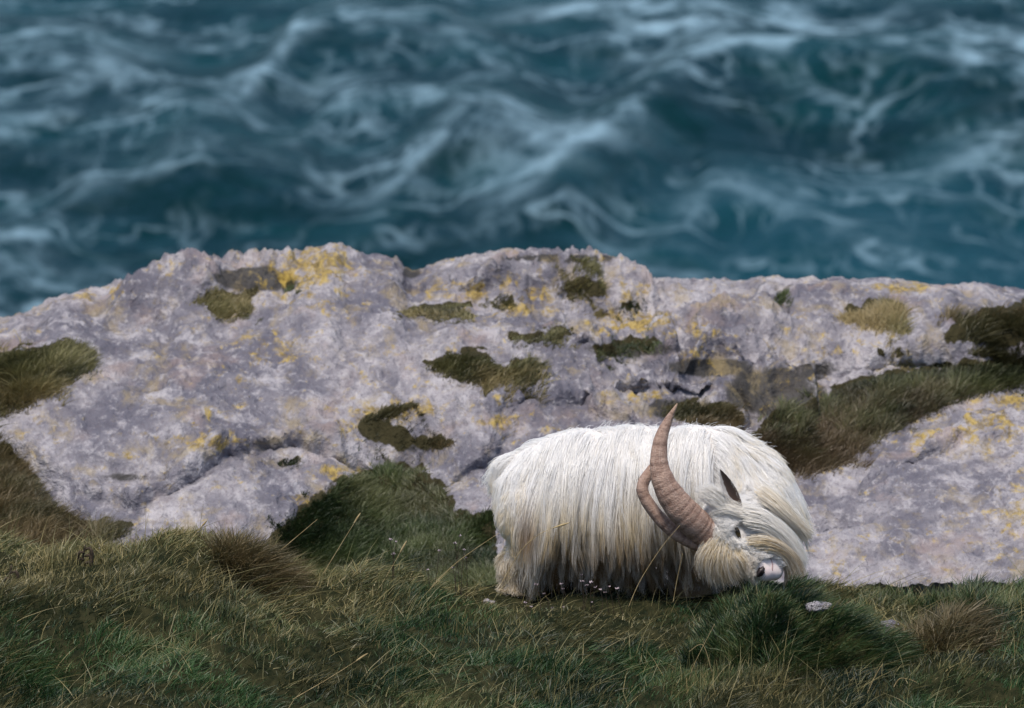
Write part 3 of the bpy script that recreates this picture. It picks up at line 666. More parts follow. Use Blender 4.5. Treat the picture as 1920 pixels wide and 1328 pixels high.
dirt_shade = np.maximum(dirt_shade, 0.92 * np.exp(-(((qx - 987) / 18) ** 2 + ((qy - 1018) / 48) ** 2)) * (0.6 + 0.4 * clt))  # shade of the gap between hind leg and flank, painted into the hair
rad = 0.00075 * (1 - 0.6 * t_) * np.ones((len(coatP), 1))
dirt_shade = np.where(coatP[..., 1] > GY0 + 0.05, np.maximum(dirt_shade, 0.8 * sstep(0.3, 0.15, zz)), dirt_shade)
curves_obj('coat', coatP, rad, tint, dirt_shade, goat)
# legs
s = is_leg & keep; p, n = P[s], N[s]; x = px[s]
d0 = n * 0.25 + np.array([-0.05, 0, -0.9]); L = RNG.uniform(0.04, 0.09, len(p))
g = grow(p, n, d0, L, 0.2); q = children_of(g, 12, 0.010, 0.6, 0.005, n)
clt = np.repeat(RNG.uniform(0, 1, len(p)), 12)[:, None]; fr = sstep(1100, 1250, np.repeat(x, 12))[:, None]
curves_obj('leg_hair', q, 0.0009 * (1 - 0.5 * t_) * np.ones((len(q), 1)), 0.45 + 0.4 * clt + 0 * t_, np.clip(0.10 + 0.25 * clt + 0.5 * fr, 0, 0.9) + 0 * t_, goat)
# neck mane sweeping over to the right and down
s = is_neck & keep; p, n = P[s], N[s]; x = px[s]
w = sstep(1330, 1420, x)
d0 = n * 0.08 + np.stack([0.45 + 0.45 * w, -0.30 + 0 * w, -0.25 - 0.45 * w], 1) + RNG.normal(0, 0.08, (len(p), 3))
L = RNG.uniform(0.13, 0.22, len(p)); L = np.where((dyv[s] < -0.12), np.clip(line_d[s] / 480 * 1.25 + 0.035, 0.03, L), L)
g = grow(p, n, d0, L, 0.13); q = children_of(g, 16, 0.012, 0.86, 0.005, n)
clt = np.repeat(RNG.uniform(0, 1, len(p)), 16)[:, None]
lowr = sstep(0.42, 0.22, q[..., 2])
curves_obj('mane', q, 0.00085 * (1 - 0.6 * t_) * np.ones((len(q), 1)), np.clip(0.04 + 0.5 * lowr * clt + 0.42 * (clt > 0.6) * t_ ** 2, 0, 1), np.clip(sstep(0.2, 0.05, q[..., 2]) * 0.5 * clt, 0, 1), goat)
# short face fur
ph_, nh_ = scatter(60000); k_ = (np.linalg.norm(ph_ - HEADC, axis=1) < 0.19) & (ph_[:, 1] < GY0 - 0.26) & (nh_[:, 1] < 0.3)
p, n = ph_[k_][:3600], nh_[k_][:3600]; x, y = project(p)
nose_d = np.hypot(x - 1438, y - 1068)
keepf = np.hypot(x - 1440, y - 1070) > 25; p, n, x, y, nose_d = p[keepf], n[keepf], x[keepf], y[keepf], nose_d[keepf]
eye_d = np.hypot(x - 1382, y - 997); m = eye_d > 17; p, n, x, y, nose_d, eye_d = p[m], n[m], x[m], y[m], nose_d[m], eye_d[m]
up_side = ((x - 1342) * 0.62 - (y - 988) * 0.78)          # >0 towards the throat, <0 towards the forehead
d0 = n * (0.05 + 0.14 * sstep(40, 110, nose_d) * sstep(20, 60, eye_d))[:, None] + np.stack([0.8 + 0 * x, 0 * x, np.where(up_side > 0, -0.15, -0.5)], 1)
L = np.clip(0.012 + 0.0006 * np.clip(eye_d - 25, 0, 90), 0, 0.07) * RNG.uniform(0.8, 1.2, len(p)) * sstep(20, 70, nose_d) + 0.007 + 0.010 * sstep(90, 40, nose_d)
g = grow(p, n, d0, L, 0.05, lift=0.002); q = children_of(g, 16, 0.007, 0.5, 0.002, n)
fh = np.repeat(sstep(10, -40, up_side), 16)[:, None]; clt = np.repeat(RNG.uniform(0, 1, len(p)), 16)[:, None]
curves_obj('face_fur', q, 0.0007 * (1 - 0.6 * t_) * np.ones((len(q), 1)), np.clip(0.04 + fh * (0.3 + 0.5 * clt), 0, 1) + 0 * t_, np.clip(fh * 0.15 * clt + 0.12 * np.repeat(np.exp(-(((x - 1400) / 26) ** 2 + ((y - 1056) / 20) ** 2)), 16)[:, None], 0, 1) + 0 * t_, goat)

def tuft(name, guides, n, spread, tint, dirt_shade, rad=0.0008, clump=0.4, jit=0.006):
    """strands interpolated between hand-laid guide curves (px, py, dy)"""
    Gd = np.array([spline([np.array(G(*q)) for q in gl], SEGS) for gl in guides])
    m = len(Gd); f = RNG.uniform(0, m - 1, n); i = np.clip(f.astype(int), 0, m - 2); fr = (f - i)[:, None, None]
    base = Gd[i] * (1 - fr) + Gd[i + 1] * fr
    lock = np.round(f * 7) / 7; fl_ = np.clip(lock, 0, m - 1); j = np.clip(fl_.astype(int), 0, m - 2); lr = (fl_ - j)[:, None, None]
    lockc = Gd[j] * (1 - lr) + Gd[j + 1] * lr
    t = np.linspace(0, 1, SEGS)[None, :, None]
    p = base * (1 - 0.6 * t) + lockc * 0.6 * t
    p = p + RNG.normal(0, spread, (n, 1, 3)) * (1 - clump * t) + RNG.normal(0, jit, (n, 1, 3)) * t ** 2
    st0 = RNG.uniform(0, 0.45, n) ** 1.3; ls = (st0[:, None] + (RNG.uniform(0.65, 1.05, n) - st0)[:, None] * np.linspace(0, 1, SEGS)[None]) * (SEGS - 1)
    i0 = np.clip(ls.astype(int), 0, SEGS - 2); ff = (ls - i0)[..., None]; ar = np.arange(n)[:, None]
    p = p[ar, i0] * (1 - ff) + p[ar, i0 + 1] * ff
    rr = RNG.uniform(0, 1, (n, 1)); lk = (np.sin(lock * 37.0) * 0.5 + 0.5)[:, None]
    return curves_obj(name, p, rad * (1 - 0.6 * t_) * np.ones((n, 1)), np.clip(tint * (0.3 + 0.9 * lk) + 0.15 * rr, 0, 1) + 0 * t_, np.clip(dirt_shade * lk * (0.4 + rr) * (0.3 + t_), 0, 1), goat)
tuft('beard', [
    [(1402, 1012, -0.485), (1434, 1010, -0.495), (1466, 1022, -0.49), (1492, 1046, -0.48), (1508, 1078, -0.47)],
    [(1408, 1020, -0.485), (1438, 1018, -0.495), (1468, 1031, -0.49), (1490, 1056, -0.48), (1500, 1092, -0.47)],
    [(1416, 1026, -0.485), (1443, 1025, -0.495), (1469, 1039, -0.49), (1486, 1066, -0.48), (1492, 1100, -0.47)],
    [(1430, 1028, -0.48), (1452, 1031, -0.485), (1472, 1047, -0.48), (1482, 1074, -0.47), (1484, 1104, -0.46)],
    [(1446, 1034, -0.46), (1462, 1040, -0.46), (1474, 1054, -0.455), (1480, 1076, -0.45), (1478, 1102, -0.445)]], 4000, 0.010, 0.75, 0.65, clump=0.6, jit=0.010)
tuft('forelock', [
    [(1340, 1010, -0.475), (1324, 1026, -0.490), (1313, 1046, -0.490), (1313, 1066, -0.475)],
    [(1346, 1016, -0.485), (1332, 1036, -0.500), (1324, 1060, -0.500), (1328, 1084, -0.485)],
    [(1354, 1020, -0.485), (1346, 1042, -0.505), (1344, 1066, -0.505), (1350, 1092, -0.490)],
    [(1364, 1024, -0.485), (1362, 1046, -0.505), (1367, 1070, -0.505), (1376, 1092, -0.490)],
    [(1374, 1030, -0.485), (1380, 1048, -0.500), (1390, 1066, -0.500), (1400, 1080, -0.490)],
    [(1384, 1028, -0.485), (1396, 1042, -0.500), (1406, 1054, -0.503), (1414, 1066, -0.500)]], 3600, 0.012, 0.75, 0.4, clump=0.35, jit=0.010)
tuft('poll_tuft', [[(1362, 962, -0.440), (1348, 950, -0.455), (1330, 940, -0.460), (1314, 932, -0.460)], [(1358, 952, -0.430), (1342, 940, -0.450), (1326, 926, -0.450), (1308, 918, -0.450)], [(1372, 950, -0.430), (1360, 934, -0.445), (1344, 922, -0.450), (1330, 912, -0.450)]], 1200, 0.012, 0.12, 0.0)
tuft('brow_fringe', [
    [(1328, 966, -0.442), (1340, 954, -0.457), (1358, 950, -0.462), (1382, 958, -0.462), (1408, 970, -0.452)],
    [(1332, 972, -0.452), (1344, 961, -0.462), (1362, 958, -0.467), (1384, 966, -0.467), (1408, 978, -0.457)],
    [(1326, 955, -0.422), (1342, 942, -0.432), (1370, 942, -0.442), (1400, 956, -0.442), (1432, 978, -0.432)]], 420, 0.008, 0.15, 0.0, jit=0.008)
tuft('neck_tips', [
    [(1425, 915, -0.29), (1458, 940, -0.31), (1488, 968, -0.31), (1508, 986, -0.30), (1524, 996, -0.29)],
    [(1425, 930, -0.32), (1455, 950, -0.34), (1482, 976, -0.34), (1500, 996, -0.33), (1510, 1014, -0.32)]], 1400, 0.014, 0.4, 0.1, clump=0.6, jit=0.010)
tuft('cheek_hair', [
    [(1392, 956, -0.455), (1425, 962, -0.465), (1458, 982, -0.46), (1486, 1010, -0.45), (1508, 1044, -0.44)],
    [(1398, 968, -0.47), (1430, 975, -0.475), (1460, 996, -0.47), (1486, 1024, -0.46), (1504, 1056, -0.45)],
    [(1402, 982, -0.475), (1434, 988, -0.48), (1463, 1008, -0.475), (1485, 1036, -0.465), (1498, 1068, -0.455)]], 3600, 0.011, 0.15, 0.0, clump=0.5, jit=0.009)

# loose hairs standing off the back
fx_ = RNG.uniform(1060, 1440, 150); f0 = np.array([np.array(G(x_, np.interp(x_, [1060, 1120, 1350, 1400, 1440], [812, 800, 800, 815, 850]) + 4, RNG.uniform(-0.04, 0.04))) for x_ in fx_])
fd = np.stack([RNG.normal(0.25, 0.5, 150), RNG.normal(0, 0.3, 150), RNG.uniform(0.4, 1.0, 150)], 1); fl2 = RNG.uniform(0.02, 0.06, 150); tt_ = np.linspace(0, 1, SEGS)
fq = f0[:, None] + (unit(fd)[:, None] * tt_[None, :, None] + np.array([0.5, 0, -0.55]) * (tt_ ** 2)[None, :, None] * RNG.uniform(0.2, 1.3, (150, 1, 1))) * fl2[:, None, None]
curves_obj('loose_hair', fq, 0.0006 * (1 - 0.5 * t_) * np.ones((150, 1)), np.zeros((150, SEGS)), np.zeros((150, SEGS)), goat)

# horns
def mat_horn():
    t = NT('horn'); p = t.pos(); al = t.attr('along'); rg = t.attr('ring')
    n = t.noise(p, 40, 5, 0.65); n2 = t.noise(p, 160, 3)
    c = t.mix(t.ss(n, 0.3, 0.7), (0.26, 0.158, 0.115), (0.44, 0.30, 0.23))
    c = t.mix(t.ss(n2, 0.5, 0.7, 0, 0.5), c, (0.46, 0.33, 0.27))
    st = t.noise(t.mapv(t.attr('huv', 'Vector'), (1.2, 6, 6)), 1.6, 4, 0.65); ri = t.noise(t.mapv(t.attr('huv', 'Vector'), (26, 1, 1)), 1.0, 4, 0.65)
    c = t.mix(t.ss(st, 0.50, 0.68, 0, 0.65), c, (0.50, 0.37, 0.31)); c = t.mix(t.ss(ri, 0.48, 0.32, 0, 0.35), c, (0.15, 0.085, 0.06))
    c = t.mix(t.math('MULTIPLY', rg, 0.7), c, (0.10, 0.055, 0.04))
    c = t.mix(t.ss(al, 0.9, 1.0, 0, 0.6), c, (0.5, 0.34, 0.22))
    return t.end(t.bsdf(c, 0.5, 0.35, t.bump(t.math('ADD', t.math('ADD', n, n2), t.math('MULTIPLY', ri, 1.0)), 0.6, 0.005)))
M_HORN = mat_horn()
def horn(pts, seed):
    """pts: px, py, dy, half width px, half thickness factor"""
    n, m = 120, 20; S_ = spline(pts, n); C = np.array([np.array(G(*q[:3])) for q in S_])
    T = np.gradient(C, axis=0); T = unit(T); view = np.array([0, -1.0, 0.2]); A = unit(np.cross(T, view)); B = unit(np.cross(A, T))
    al = np.linspace(0, 1, n); rs = np.random.default_rng(seed)
    ringpos = np.cumsum(rs.uniform(0.025, 0.075, 22)); ringpos = ringpos[ringpos < 0.93]
    ring = np.zeros(n)
    for rp in ringpos: ring += np.exp(-((al - rp) / 0.006) ** 2) * rs.uniform(0.3, 1)
    ring = np.clip(ring, 0, 1)
    V = []; AL = []; RG = []; HU = []
    for i in range(n):
        hw = 0.94 * S_[i, 3] * S * (1 + 0.012 * math.sin(al[i] * 60 + seed) - 0.032 * ring[i])
        for j in range(m):
            a = 2 * math.pi * j / m; ca, sa = math.cos(a), math.sin(a)
            keel = 1 + 0.10 * max(0, ca) ** 3
            wob = 1 + 0.05 * float(mnoise.noise(Vector((al[i] * 18, ca * 1.3 + seed, sa * 1.3)))) + 0.02 * float(mnoise.noise(Vector((al[i] * 70, ca * 2 + seed, sa * 2))))
            HU.append((al[i] * 3.0, ca, sa)); V.append(C[i] + A[i] * hw * ca * keel * wob + B[i] * hw * sa * S_[i, 4] * wob); AL.append(al[i]); RG.append(ring[i])
    F = [(i * m + j, i * m + (j + 1) % m, (i + 1) * m + (j + 1) % m, (i + 1) * m + j) for i in range(n - 1) for j in range(m)]
    V.append(C[-1]); HU.append((3.0, 0, 0)); AL.append(1); RG.append(0); F += [((n - 1) * m + j, (n - 1) * m + (j + 1) % m, n * m) for j in range(m)]
    return mesh_obj('horn', V, F, M_HORN, goat, attrs={'along': AL, 'ring': RG, 'huv': HU})
h1 = horn([(1345, 1010, -0.440, 27, .8), (1318, 995, -0.460, 29, .8), (1288, 968, -0.480, 29, .78), (1262, 938, -0.485, 27, .75), (1244, 904, -0.480, 22, .72), (1235, 870, -0.460, 17.5, .7), (1238, 826, -0.430, 13.5, .7), (1252, 790, -0.400, 8.5, .75), (1270, 757, -0.390, 1.2, .9)], 1)
h1['label'] = 'nearer horn, broad and pinkish brown, its tip above the back'
h2 = horn([(1335, 1030, -0.420, 14, 1), (1312, 1022, -0.430, 14, 1), (1280, 1008, -0.440, 13.5, 1), (1248, 984, -0.445, 13, 1), (1221, 953, -0.440, 12, 1), (1205, 924, -0.430, 11.5, 1), (1207, 903, -0.415, 11, 1), (1222, 880, -0.390, 9.5, 1), (1234, 862, -0.370, 6, 1), (1240, 845, -0.360, 1.5, 1)], 5)
h2['label'] = 'other horn, seen edge-on below the broad one'

# ears: curved leaves with dark hair inside
def mat_ear():
    t = NT('ear'); al = t.attr('edge'); p = t.pos(); n = t.noise(p, 120, 4)
    c = t.mix(t.ss(t.math('ADD', al, t.math('MULTIPLY', t.math('SUBTRACT', n, 0.5), 1.6)), 0.45, 0.75), (0.17, 0.115, 0.09), (0.78, 0.72, 0.66))
    return t.end(t.bsdf(c, 0.8, 0.2))
M_EAR = mat_ear()
def ear(base, tip, width, bow, flip=1):
    b = np.array(G(*base)); e = np.array(G(*tip)); n, m = 14, 9; ax = e - b; Ld = np.linalg.norm(ax); ax /= Ld
    sd = unit(np.cross(ax, np.array([0, -1.0, 0.15]))); fw = np.cross(sd, ax); fw *= -np.sign(fw[1]); V = []; E = []
    for layer in (0, 1):
        for i in range(n):
            t = i / (n - 1); w = width * (math.sin(math.pi * min(1, 0.22 + t * 0.78)) ** 0.8) * (1 if t < 1 else 0.02)
            for j in range(m):
                s = -1 + 2 * j / (m - 1)
                V.append(b + ax * t * Ld + sd * s * w + fw * (-(0.5 - s * s) * w * 0.9 * (1 - 0.3 * t) - bow * math.sin(math.pi * t) - layer * 0.004))
                E.append(max(abs(s) * 0.6 + (0.55 if s * flip < -0.35 else 0) + (0.35 if t < 0.15 else 0), 1.0 if layer else 0))
    F = []
    for layer in (0, 1):
        o = layer * n * m
        for i in range(n - 1):
            for j in range(m - 1):
                q = (o + i * m + j, o + i * m + j + 1, o + (i + 1) * m + j + 1, o + (i + 1) * m + j); F.append(q if layer == 0 else q[::-1])
    return mesh_obj('ear', V, F, M_EAR, goat, attrs={'edge': E})
ear((1384, 955, -0.44), (1350, 880, -0.47), 0.027, 0.0)['label'] = 'upright ear with dark brown inside'
ear((1350, 1040, -0.30), (1372, 1100, -0.26), 0.030, 0.0)

# eye, nostril, lips
def blob(name, c, r, mat, rotz=0.0, sub=3, rough=0.0):
    b2 = bmesh.new(); bmesh.ops.create_icosphere(b2, subdivisions=sub, radius=1)
    for v in b2.verts:
        v.co *= 1 + rough * mnoise.noise(v.co * 2.3)
        v.co = Vector((v.co.x * r[0], v.co.y * r[1], v.co.z * r[2]))
    b2.transform(Matrix.Translation(c) @ Matrix.Rotation(rotz, 4, 'Y'))
    me = bpy.data.meshes.new(name); b2.to_mesh(me); b2.free(); me.materials.append(mat)
    me.polygons.foreach_set('use_smooth', np.ones(len(me.polygons), bool))
    o = bpy.data.objects.new(name, me); COL.objects.link(o); o.parent = goat; return o
M_DARK = mat_simple('dark_skin', (0.012, 0.01, 0.01), (0.05, 0.035, 0.035), 150, 0.45, 0.4)
M_EYE = mat_simple('eye_ball', (0.01, 0.008, 0.006), (0.06, 0.045, 0.02), 90, 0.12, 0.6)
M_LIP = mat_simple('lip_skin', (0.52, 0.40, 0.40), (0.68, 0.58, 0.56), 80, 0.6, 0.3)
def front(px, py):                                    # first body point met along a pixel's ray
    d = rays(np.array(px, float), np.array(py, float)); loc, n, i, ds = bvh.ray_cast(Vector(CAM), Vector(d).normalized())
    return loc
def facept(px, py, back=0.0, dflt=-0.43):
    l = front(px, py)
    if l is None or l.y > GY0 - 0.25: l = G(px, py, dflt)
    return l + Vector((0, back, 0))
blob('eye', facept(1383, 998, -0.006), (0.0100, 0.012, 0.026), M_EYE, R(-20))
blob('nostril', facept(1426, 1072, -0.006), (0.013, 0.012, 0.022), M_DARK, R(30), rough=0.45)
M_MOUTH = mat_simple('mouth', (0.34, 0.21, 0.20), (0.48, 0.33, 0.32), 60)
mp = [np.array(facept(x_, y_, 0.002)) for x_, y_ in ((1436, 1040), (1444, 1047), (1448, 1058), (1448, 1070), (1452, 1084))]
def tube(path, rad, m=6):
    P = np.array(path, float); n = len(P); T = unit(np.gradient(P, axis=0)); A = unit(np.cross(T, np.array([0.2, 1.0, 0.1]))); B = np.cross(T, A)
    rad = np.broadcast_to(rad, (n,)); V = []
    for i in range(n):
        for j in range(m):
            a = 2 * math.pi * j / m; V.append(P[i] + rad[i] * (A[i] * math.cos(a) + B[i] * math.sin(a)))
    F = [(i * m + j, i * m + (j + 1) % m, (i + 1) * m + (j + 1) % m, (i + 1) * m + j) for i in range(n - 1) for j in range(m)]
    F += [tuple(range(m))[::-1], tuple((n - 1) * m + j for j in range(m))]
    return V, F
V, F = tube(spline(mp, 24), 0.0008 + 0.0024 * np.sin(np.linspace(0.2, 2.9, 24))); mesh_obj('mouth_line', V, F, M_MOUTH, goat)

# ------------------------------------------------------------------ tussocks, stones, flowers and stalks on the slope
def ground_at(px, Y):
    x = (px - 960) / FP * (Y * cP + 7.4 * sP) ; return np.array([x, Y, float(ground_z(x, Y))])
def tussock(label, px, Y, rx, ry, hgt, n, Lr, mat, straw0, tone0, up=0.9, flow=0.4):
    c = ground_at(px, Y); a = np.linspace(0, 2 * math.pi, 40, endpoint=False); rr = np.linspace(0, 1, 14)
    def surf(r, a):
        k = 1 + 0.18 * np.sin(a * 2 + px) + 0.10 * np.sin(a * 5 + px * 0.3) + 0.07 * np.sin(a * 9 + px)
        x = c[0] + rx * k * r * np.cos(a); y = c[1] + ry * k * r * np.sin(a)
        z = ground_z(x, y) + hgt * (np.sqrt(np.clip(1 - r ** 2, 0, 1)) * (1 + 0.55 * fbm(x * 5, y * 5, 3))) - 0.012
        return np.stack([x, y, z], -1)
    RR, AA = np.meshgrid(rr, np.append(a, a[0]))
    V = surf(RR, AA); o = mesh_obj('grass_tussock', V.reshape(-1, 3), grid_faces(*RR.shape), M_SOIL)
    r = np.sqrt(RNG.uniform(0, 1, n)); an = RNG.uniform(0, 2 * math.pi, n); P = surf(r, an)
    ang = flow + 1.6 * fbm(P[:, 0] * 3, P[:, 1] * 3, 2) + RNG.normal(0, 0.7, n)
    lean = np.stack([np.cos(ang), np.sin(ang)], 1) * RNG.uniform(0.1, 0.8, (n, 1)) + np.stack([np.cos(an), np.sin(an)], 1) * r[:, None] * 0.5
    cl = fbm(P[:, 0] * 7, P[:, 1] * 7, 2)
    V, F, A = blades(P, RNG.uniform(*Lr, n), RNG.uniform(0.001, 0.0024, n), lean, up, 0.5, 3, np.clip(tone0 + 0.5 * cl + RNG.normal(0, .2, n), 0, 1), np.clip(straw0 + 0.3 * cl + RNG.normal(0, .15, n) + (RNG.uniform(0, 1, n) < 0.05) * 0.6, 0, 1))
    b = mesh_obj('grass_blades', V, F, mat, o, attrs=A, smooth=False); b['kind'] = 'stuff'
    return tag(o, label, 'tussock', 'tussocks on the slope')
tussock('large rounded green tussock below the goat\'s head', 1480, 29.45, 0.40, 0.44, 0.186, 24000, (0.04, 0.09), M_TURF, 0.02, 0.32)
tussock('rust-brown withered tussock at the right, beside the large green one', 1775, 29.45, 0.17, 0.16, 0.06, 2200, (0.05, 0.13), M_BROWNGRASS, 0.35, 0.5, 0.55, 0.5)
tussock('dark brown grass tuft on the crest below the grey slab', 470, 30.0, 0.16, 0.12, 0.06, 2500, (0.06, 0.14), M_BROWNGRASS, 0.3, 0.4, 0.6, 0.3)
tussock('low green tussock at the far right edge of the crest', 1850, 30.05, 0.34, 0.2, 0.05, 5000, (0.05, 0.11), M_TURF, 0.15, 0.4)
M_STRAW = mat_simple('straw', (0.30, 0.22, 0.10), (0.48, 0.37, 0.19), 40, 0.6)
M_STALKDK = mat_simple('dead_stalk', (0.025, 0.018, 0.012), (0.07, 0.05, 0.03), 60, 0.8)
M_PETAL = mat_simple('petal', (0.24, 0.18, 0.20), (0.42, 0.36, 0.38), 200, 0.6)
def stone(label, px, py, Y, r, seed):
    b2 = bmesh.new(); bmesh.ops.create_icosphere(b2, subdivisions=4, radius=1)
    for v in b2.verts:
        k = 1 + 0.35 * mnoise.noise(v.co * 1.2 + Vector((seed, 0, 0))) + 0.12 * mnoise.noise(v.co * 4 + Vector((seed, 3, 0)))
        v.co = Vector((v.co.x * r[0], v.co.y * r[1], max(v.co.z, -0.7) * r[2])) * k
    b2.transform(Matrix.Translation(Vector(at(np.array(px), np.array(py), np.array(Y))))); me = bpy.data.meshes.new('stone'); b2.to_mesh(me); b2.free()
    nv_ = len(me.vertices)
    for k_ in ('lichen', 'dark', 'soil'): me.attributes.new(k_, 'FLOAT', 'POINT')
    me.materials.append(M_ROCK); me.polygons.foreach_set('use_smooth', np.ones(len(me.polygons), bool))
    o = bpy.data.objects.new('stone', me); COL.objects.link(o); return tag(o, label, 'stone', 'small stones in the grass')
stone('pale lichened stone on the right side of the large tussock', 1532, 1138, 29.47, (0.05, 0.04, 0.02), 1)
stone('small grey stone between the green and the rust-brown tussock', 1664, 1176, 29.7, (0.045, 0.04, 0.025), 5)
stone('bluish flat stone behind the goat\'s hind foot', 922, 1135, 30.38, (0.09, 0.07, 0.03), 9)
stone('small stone left of the goat in the crest grass', 795, 1112, 30.3, (0.05, 0.05, 0.03), 13)
def flower(hx, hy, Y, label, grp, size):
    top_ = at(np.array(hx, float), np.array(hy, float), np.array(Y)); z0 = float(ground_z(top_[0], Y))
    if top_[2] - z0 < 0.03: z0 = top_[2] - 0.05
    b_ = np.array([top_[0] + random.uniform(-.03, .03), Y + random.uniform(-.02, .02), z0]); mid_ = (b_ + top_) / 2 + np.array([random.uniform(-.012, .012), 0, 0])
    V, F = tube(spline([b_, mid_, top_], 8), np.linspace(0.0016, 0.0010, 8), 5); o = mesh_obj('flower_stem', V, F, M_STALKDK)
    V = []; F = []                                       # open head of small petals round a cup
    for k in range(6):
        a = 2 * math.pi * k / 6 + random.random() * .4; el = random.uniform(0.2, 1.0); d = np.array([math.cos(a) * math.cos(el), math.sin(a) * math.cos(el), math.sin(el)]); sd = np.array([-math.sin(a), math.cos(a), 0]); up_ = np.cross(d, sd)
        i = len(V); sz = size * random.uniform(.75, 1.2)
        V += [top_, top_ + d * sz * .5 + sd * sz * .32, top_ + d * sz + up_ * sz * .1, top_ + d * sz * .5 - sd * sz * .32, top_ + d * sz * .5 + up_ * sz * 0.12]; F += [(i, i + 1, i + 4), (i + 1, i + 2, i + 4), (i + 2, i + 3, i + 4), (i + 3, i, i + 4)]
    mesh_obj('flower_head', V, F, M_PETAL, o)
    return tag(o, label, 'flower', grp)
ORD = ['first', 'second', 'third', 'fourth', 'fifth', 'sixth', 'seventh', 'eighth', 'ninth', 'tenth', 'eleventh', 'twelfth', 'thirteenth', 'fourteenth', 'fifteenth', 'sixteenth', 'seventeenth', 'eighteenth', 'nineteenth']
for ki, (hx, hy) in enumerate(sorted([(1053, 1096), (1055, 1106), (1090, 1080), (1092, 1092), (1100, 1099), (1108, 1094), (1116, 1103), (1142, 1101), (1157, 1105), (1126, 1107), (1020, 1114), (985, 1131), (996, 1139), (1036, 1142), (1056, 1141), (1110, 1131), (1078, 1151), (1135, 1112), (1005, 1098)])):
    flower(hx, hy, 30.12 + random.uniform(-.06, .06), 'tiny pale flower before the goat\'s belly, ' + ORD[ki] + ' from the left', 'pale flowers in front of the goat', random.uniform(.009, .013))
for ki, (hx, hy) in enumerate(sorted([(732, 1014), (743, 1017), (824, 1034), (863, 1006), (853, 1020), (870, 1032), (874, 1047), (850, 1066), (738, 1040), (802, 1070)])):
    flower(hx, hy, 30.15 + random.uniform(-.06, .06), 'tiny white flower on a thin stem left of the goat\'s tail, ' + ORD[ki] + ' from the left', 'white flowers left of the goat', random.uniform(.008, .012))
def stalk(pts, label, seed_head=True, r=0.0016, Y=30.0):
    w = [at(np.array(p_[0], float), np.array(p_[1], float), np.array(p_[2] if len(p_) > 2 else Y)) for p_ in pts]
    P_ = spline(w, 20); V, F = tube(P_, np.linspace(r, r * 0.45, 20), 5); o = mesh_obj('grass_stalk', V, F, M_STRAW)
    if seed_head:
        q = P_[-5:]; V, F = tube(spline(list(q), 12), 0.0035 * np.sin(np.linspace(0.25, math.pi, 12)) + 0.0006, 6); mesh_obj('seed_head', V, F, M_STRAW, o)
    return tag(o, label, 'grass stalk', 'long dry grass stalks')
stalk([(1178, 1140, 29.9), (1200, 1090, 29.9), (1238, 1030, 29.9), (1275, 985, 29.9)], 'straight dry stalk rising in front of the goat\'s lower horn', False)
stalk([(935, 1105, 30.1), (975, 1035, 30.1), (1015, 1000, 30.1), (1068, 980, 30.1)], 'curved dry stalk crossing the goat\'s hind leg')
stalk([(1262, 1130, 30), (1270, 1085, 30), (1280, 1038, 30)], 'short upright stalk in the shadow under the horns', False)
stalk([(790, 1125, 30.1), (850, 1060, 30.1), (935, 1000, 30.1)], 'slanting dry stalk just left of the goat\'s rump', False)
stalk([(605, 1078, 30.1), (640, 1020, 30.1), (676, 962, 30.1)], 'tall stalk with a drooping seed head over the dark tussock')
stalk([(690, 1135, 30), (725, 1080, 30), (763, 1014, 30)], 'straight stalk left of the white flowers')
stalk([(505, 1050, 30.05), (550, 1012, 30.05), (595, 974, 30.05)], 'thin stalk slanting over the edge of the dark tussock', False)
stalk([(330, 1052, 30.05), (355, 1015, 30.05), (388, 976, 30.05)], 'slanting stalk before the low grey slab')
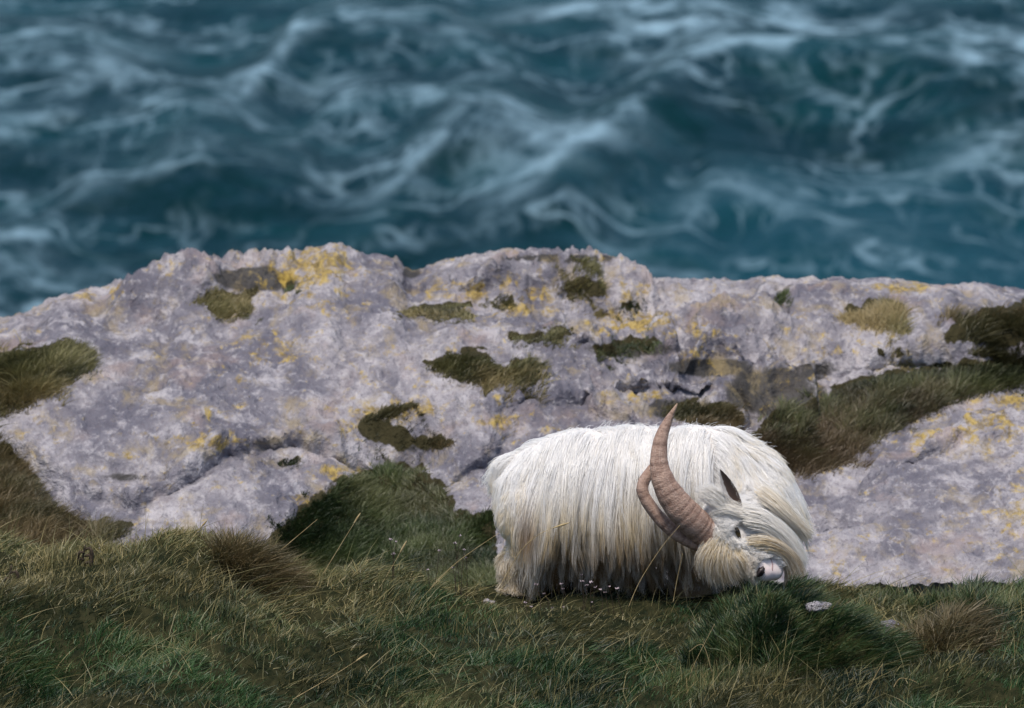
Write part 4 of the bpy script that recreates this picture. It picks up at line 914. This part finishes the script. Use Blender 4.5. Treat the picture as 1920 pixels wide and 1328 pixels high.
stalk([(270, 1060, 30.05), (272, 1010, 30.05), (274, 950, 30.05)], 'thin vertical stalk at the left before the slab', False, 0.0012)
stalk([(1290, 1290, 28.9), (1300, 1250, 28.9), (1340, 1170, 28.9)], 'short stalk on the face of the large tussock', False)
stalk([(1335, 1262, 28.9), (1318, 1210, 28.9), (1292, 1222, 28.9)], 'bent stalk at the left foot of the large tussock', False)
stalk([(1622, 1310, 28.85), (1640, 1270, 28.85), (1655, 1245, 28.85)], 'pale stalk at the bottom right', False, 0.002)
stalk([(1675, 1290, 28.85), (1690, 1272, 28.85), (1725, 1285, 28.85), (1738, 1326, 28.85)], 'stalk bowed to the right in the bottom right corner', False, 0.0018)
stalk([(850, 1290, 28.9), (862, 1258, 28.9), (880, 1235, 28.9)], 'short pale stalk at the bottom centre', False)
stalk([(520, 1328, 28.75), (620, 1270, 28.75), (690, 1225, 28.75)], 'long stalk swept flat to the right at the bottom left of centre', True)
def dead_plant(px, py0, py1, Y, label, nleaf):
    b_ = at(np.array(px, float), np.array(py0, float), np.array(Y)); t2 = at(np.array(px + 4.0), np.array(py1, float), np.array(Y)); Lh = t2[2] - b_[2]
    V, F = tube(spline([b_, (b_ + t2) / 2 + np.array([-.006, 0, 0]), t2], 8), np.linspace(.005, .003, 8)); o = mesh_obj('dead_plant', V, F, M_STALKDK)
    for k in range(nleaf):
        f = 0.35 + 0.6 * k / nleaf; p0 = b_ + (t2 - b_) * f; sg = -1 if k % 2 else 1
        V, F = tube(spline([p0, p0 + np.array([sg * .02, random.uniform(-.01, .01), .006]), p0 + np.array([sg * .028, 0, -Lh * .25]), p0 + np.array([sg * random.uniform(.015, .035), 0, -Lh * .5])], 8), .007 * np.sin(np.linspace(.3, 3.0, 8)) + .001)
        mesh_obj('leaf', V, F, M_STALKDK, o)
    return tag(o, label, 'plant', 'dead plants at the left')
dead_plant(156, 1076, 1022, 29.9, 'dark withered plant with hanging leaves on the left crest', 5)
dead_plant(18, 1120, 1060, 29.8, 'dark dead stem at the left edge of the picture', 3)
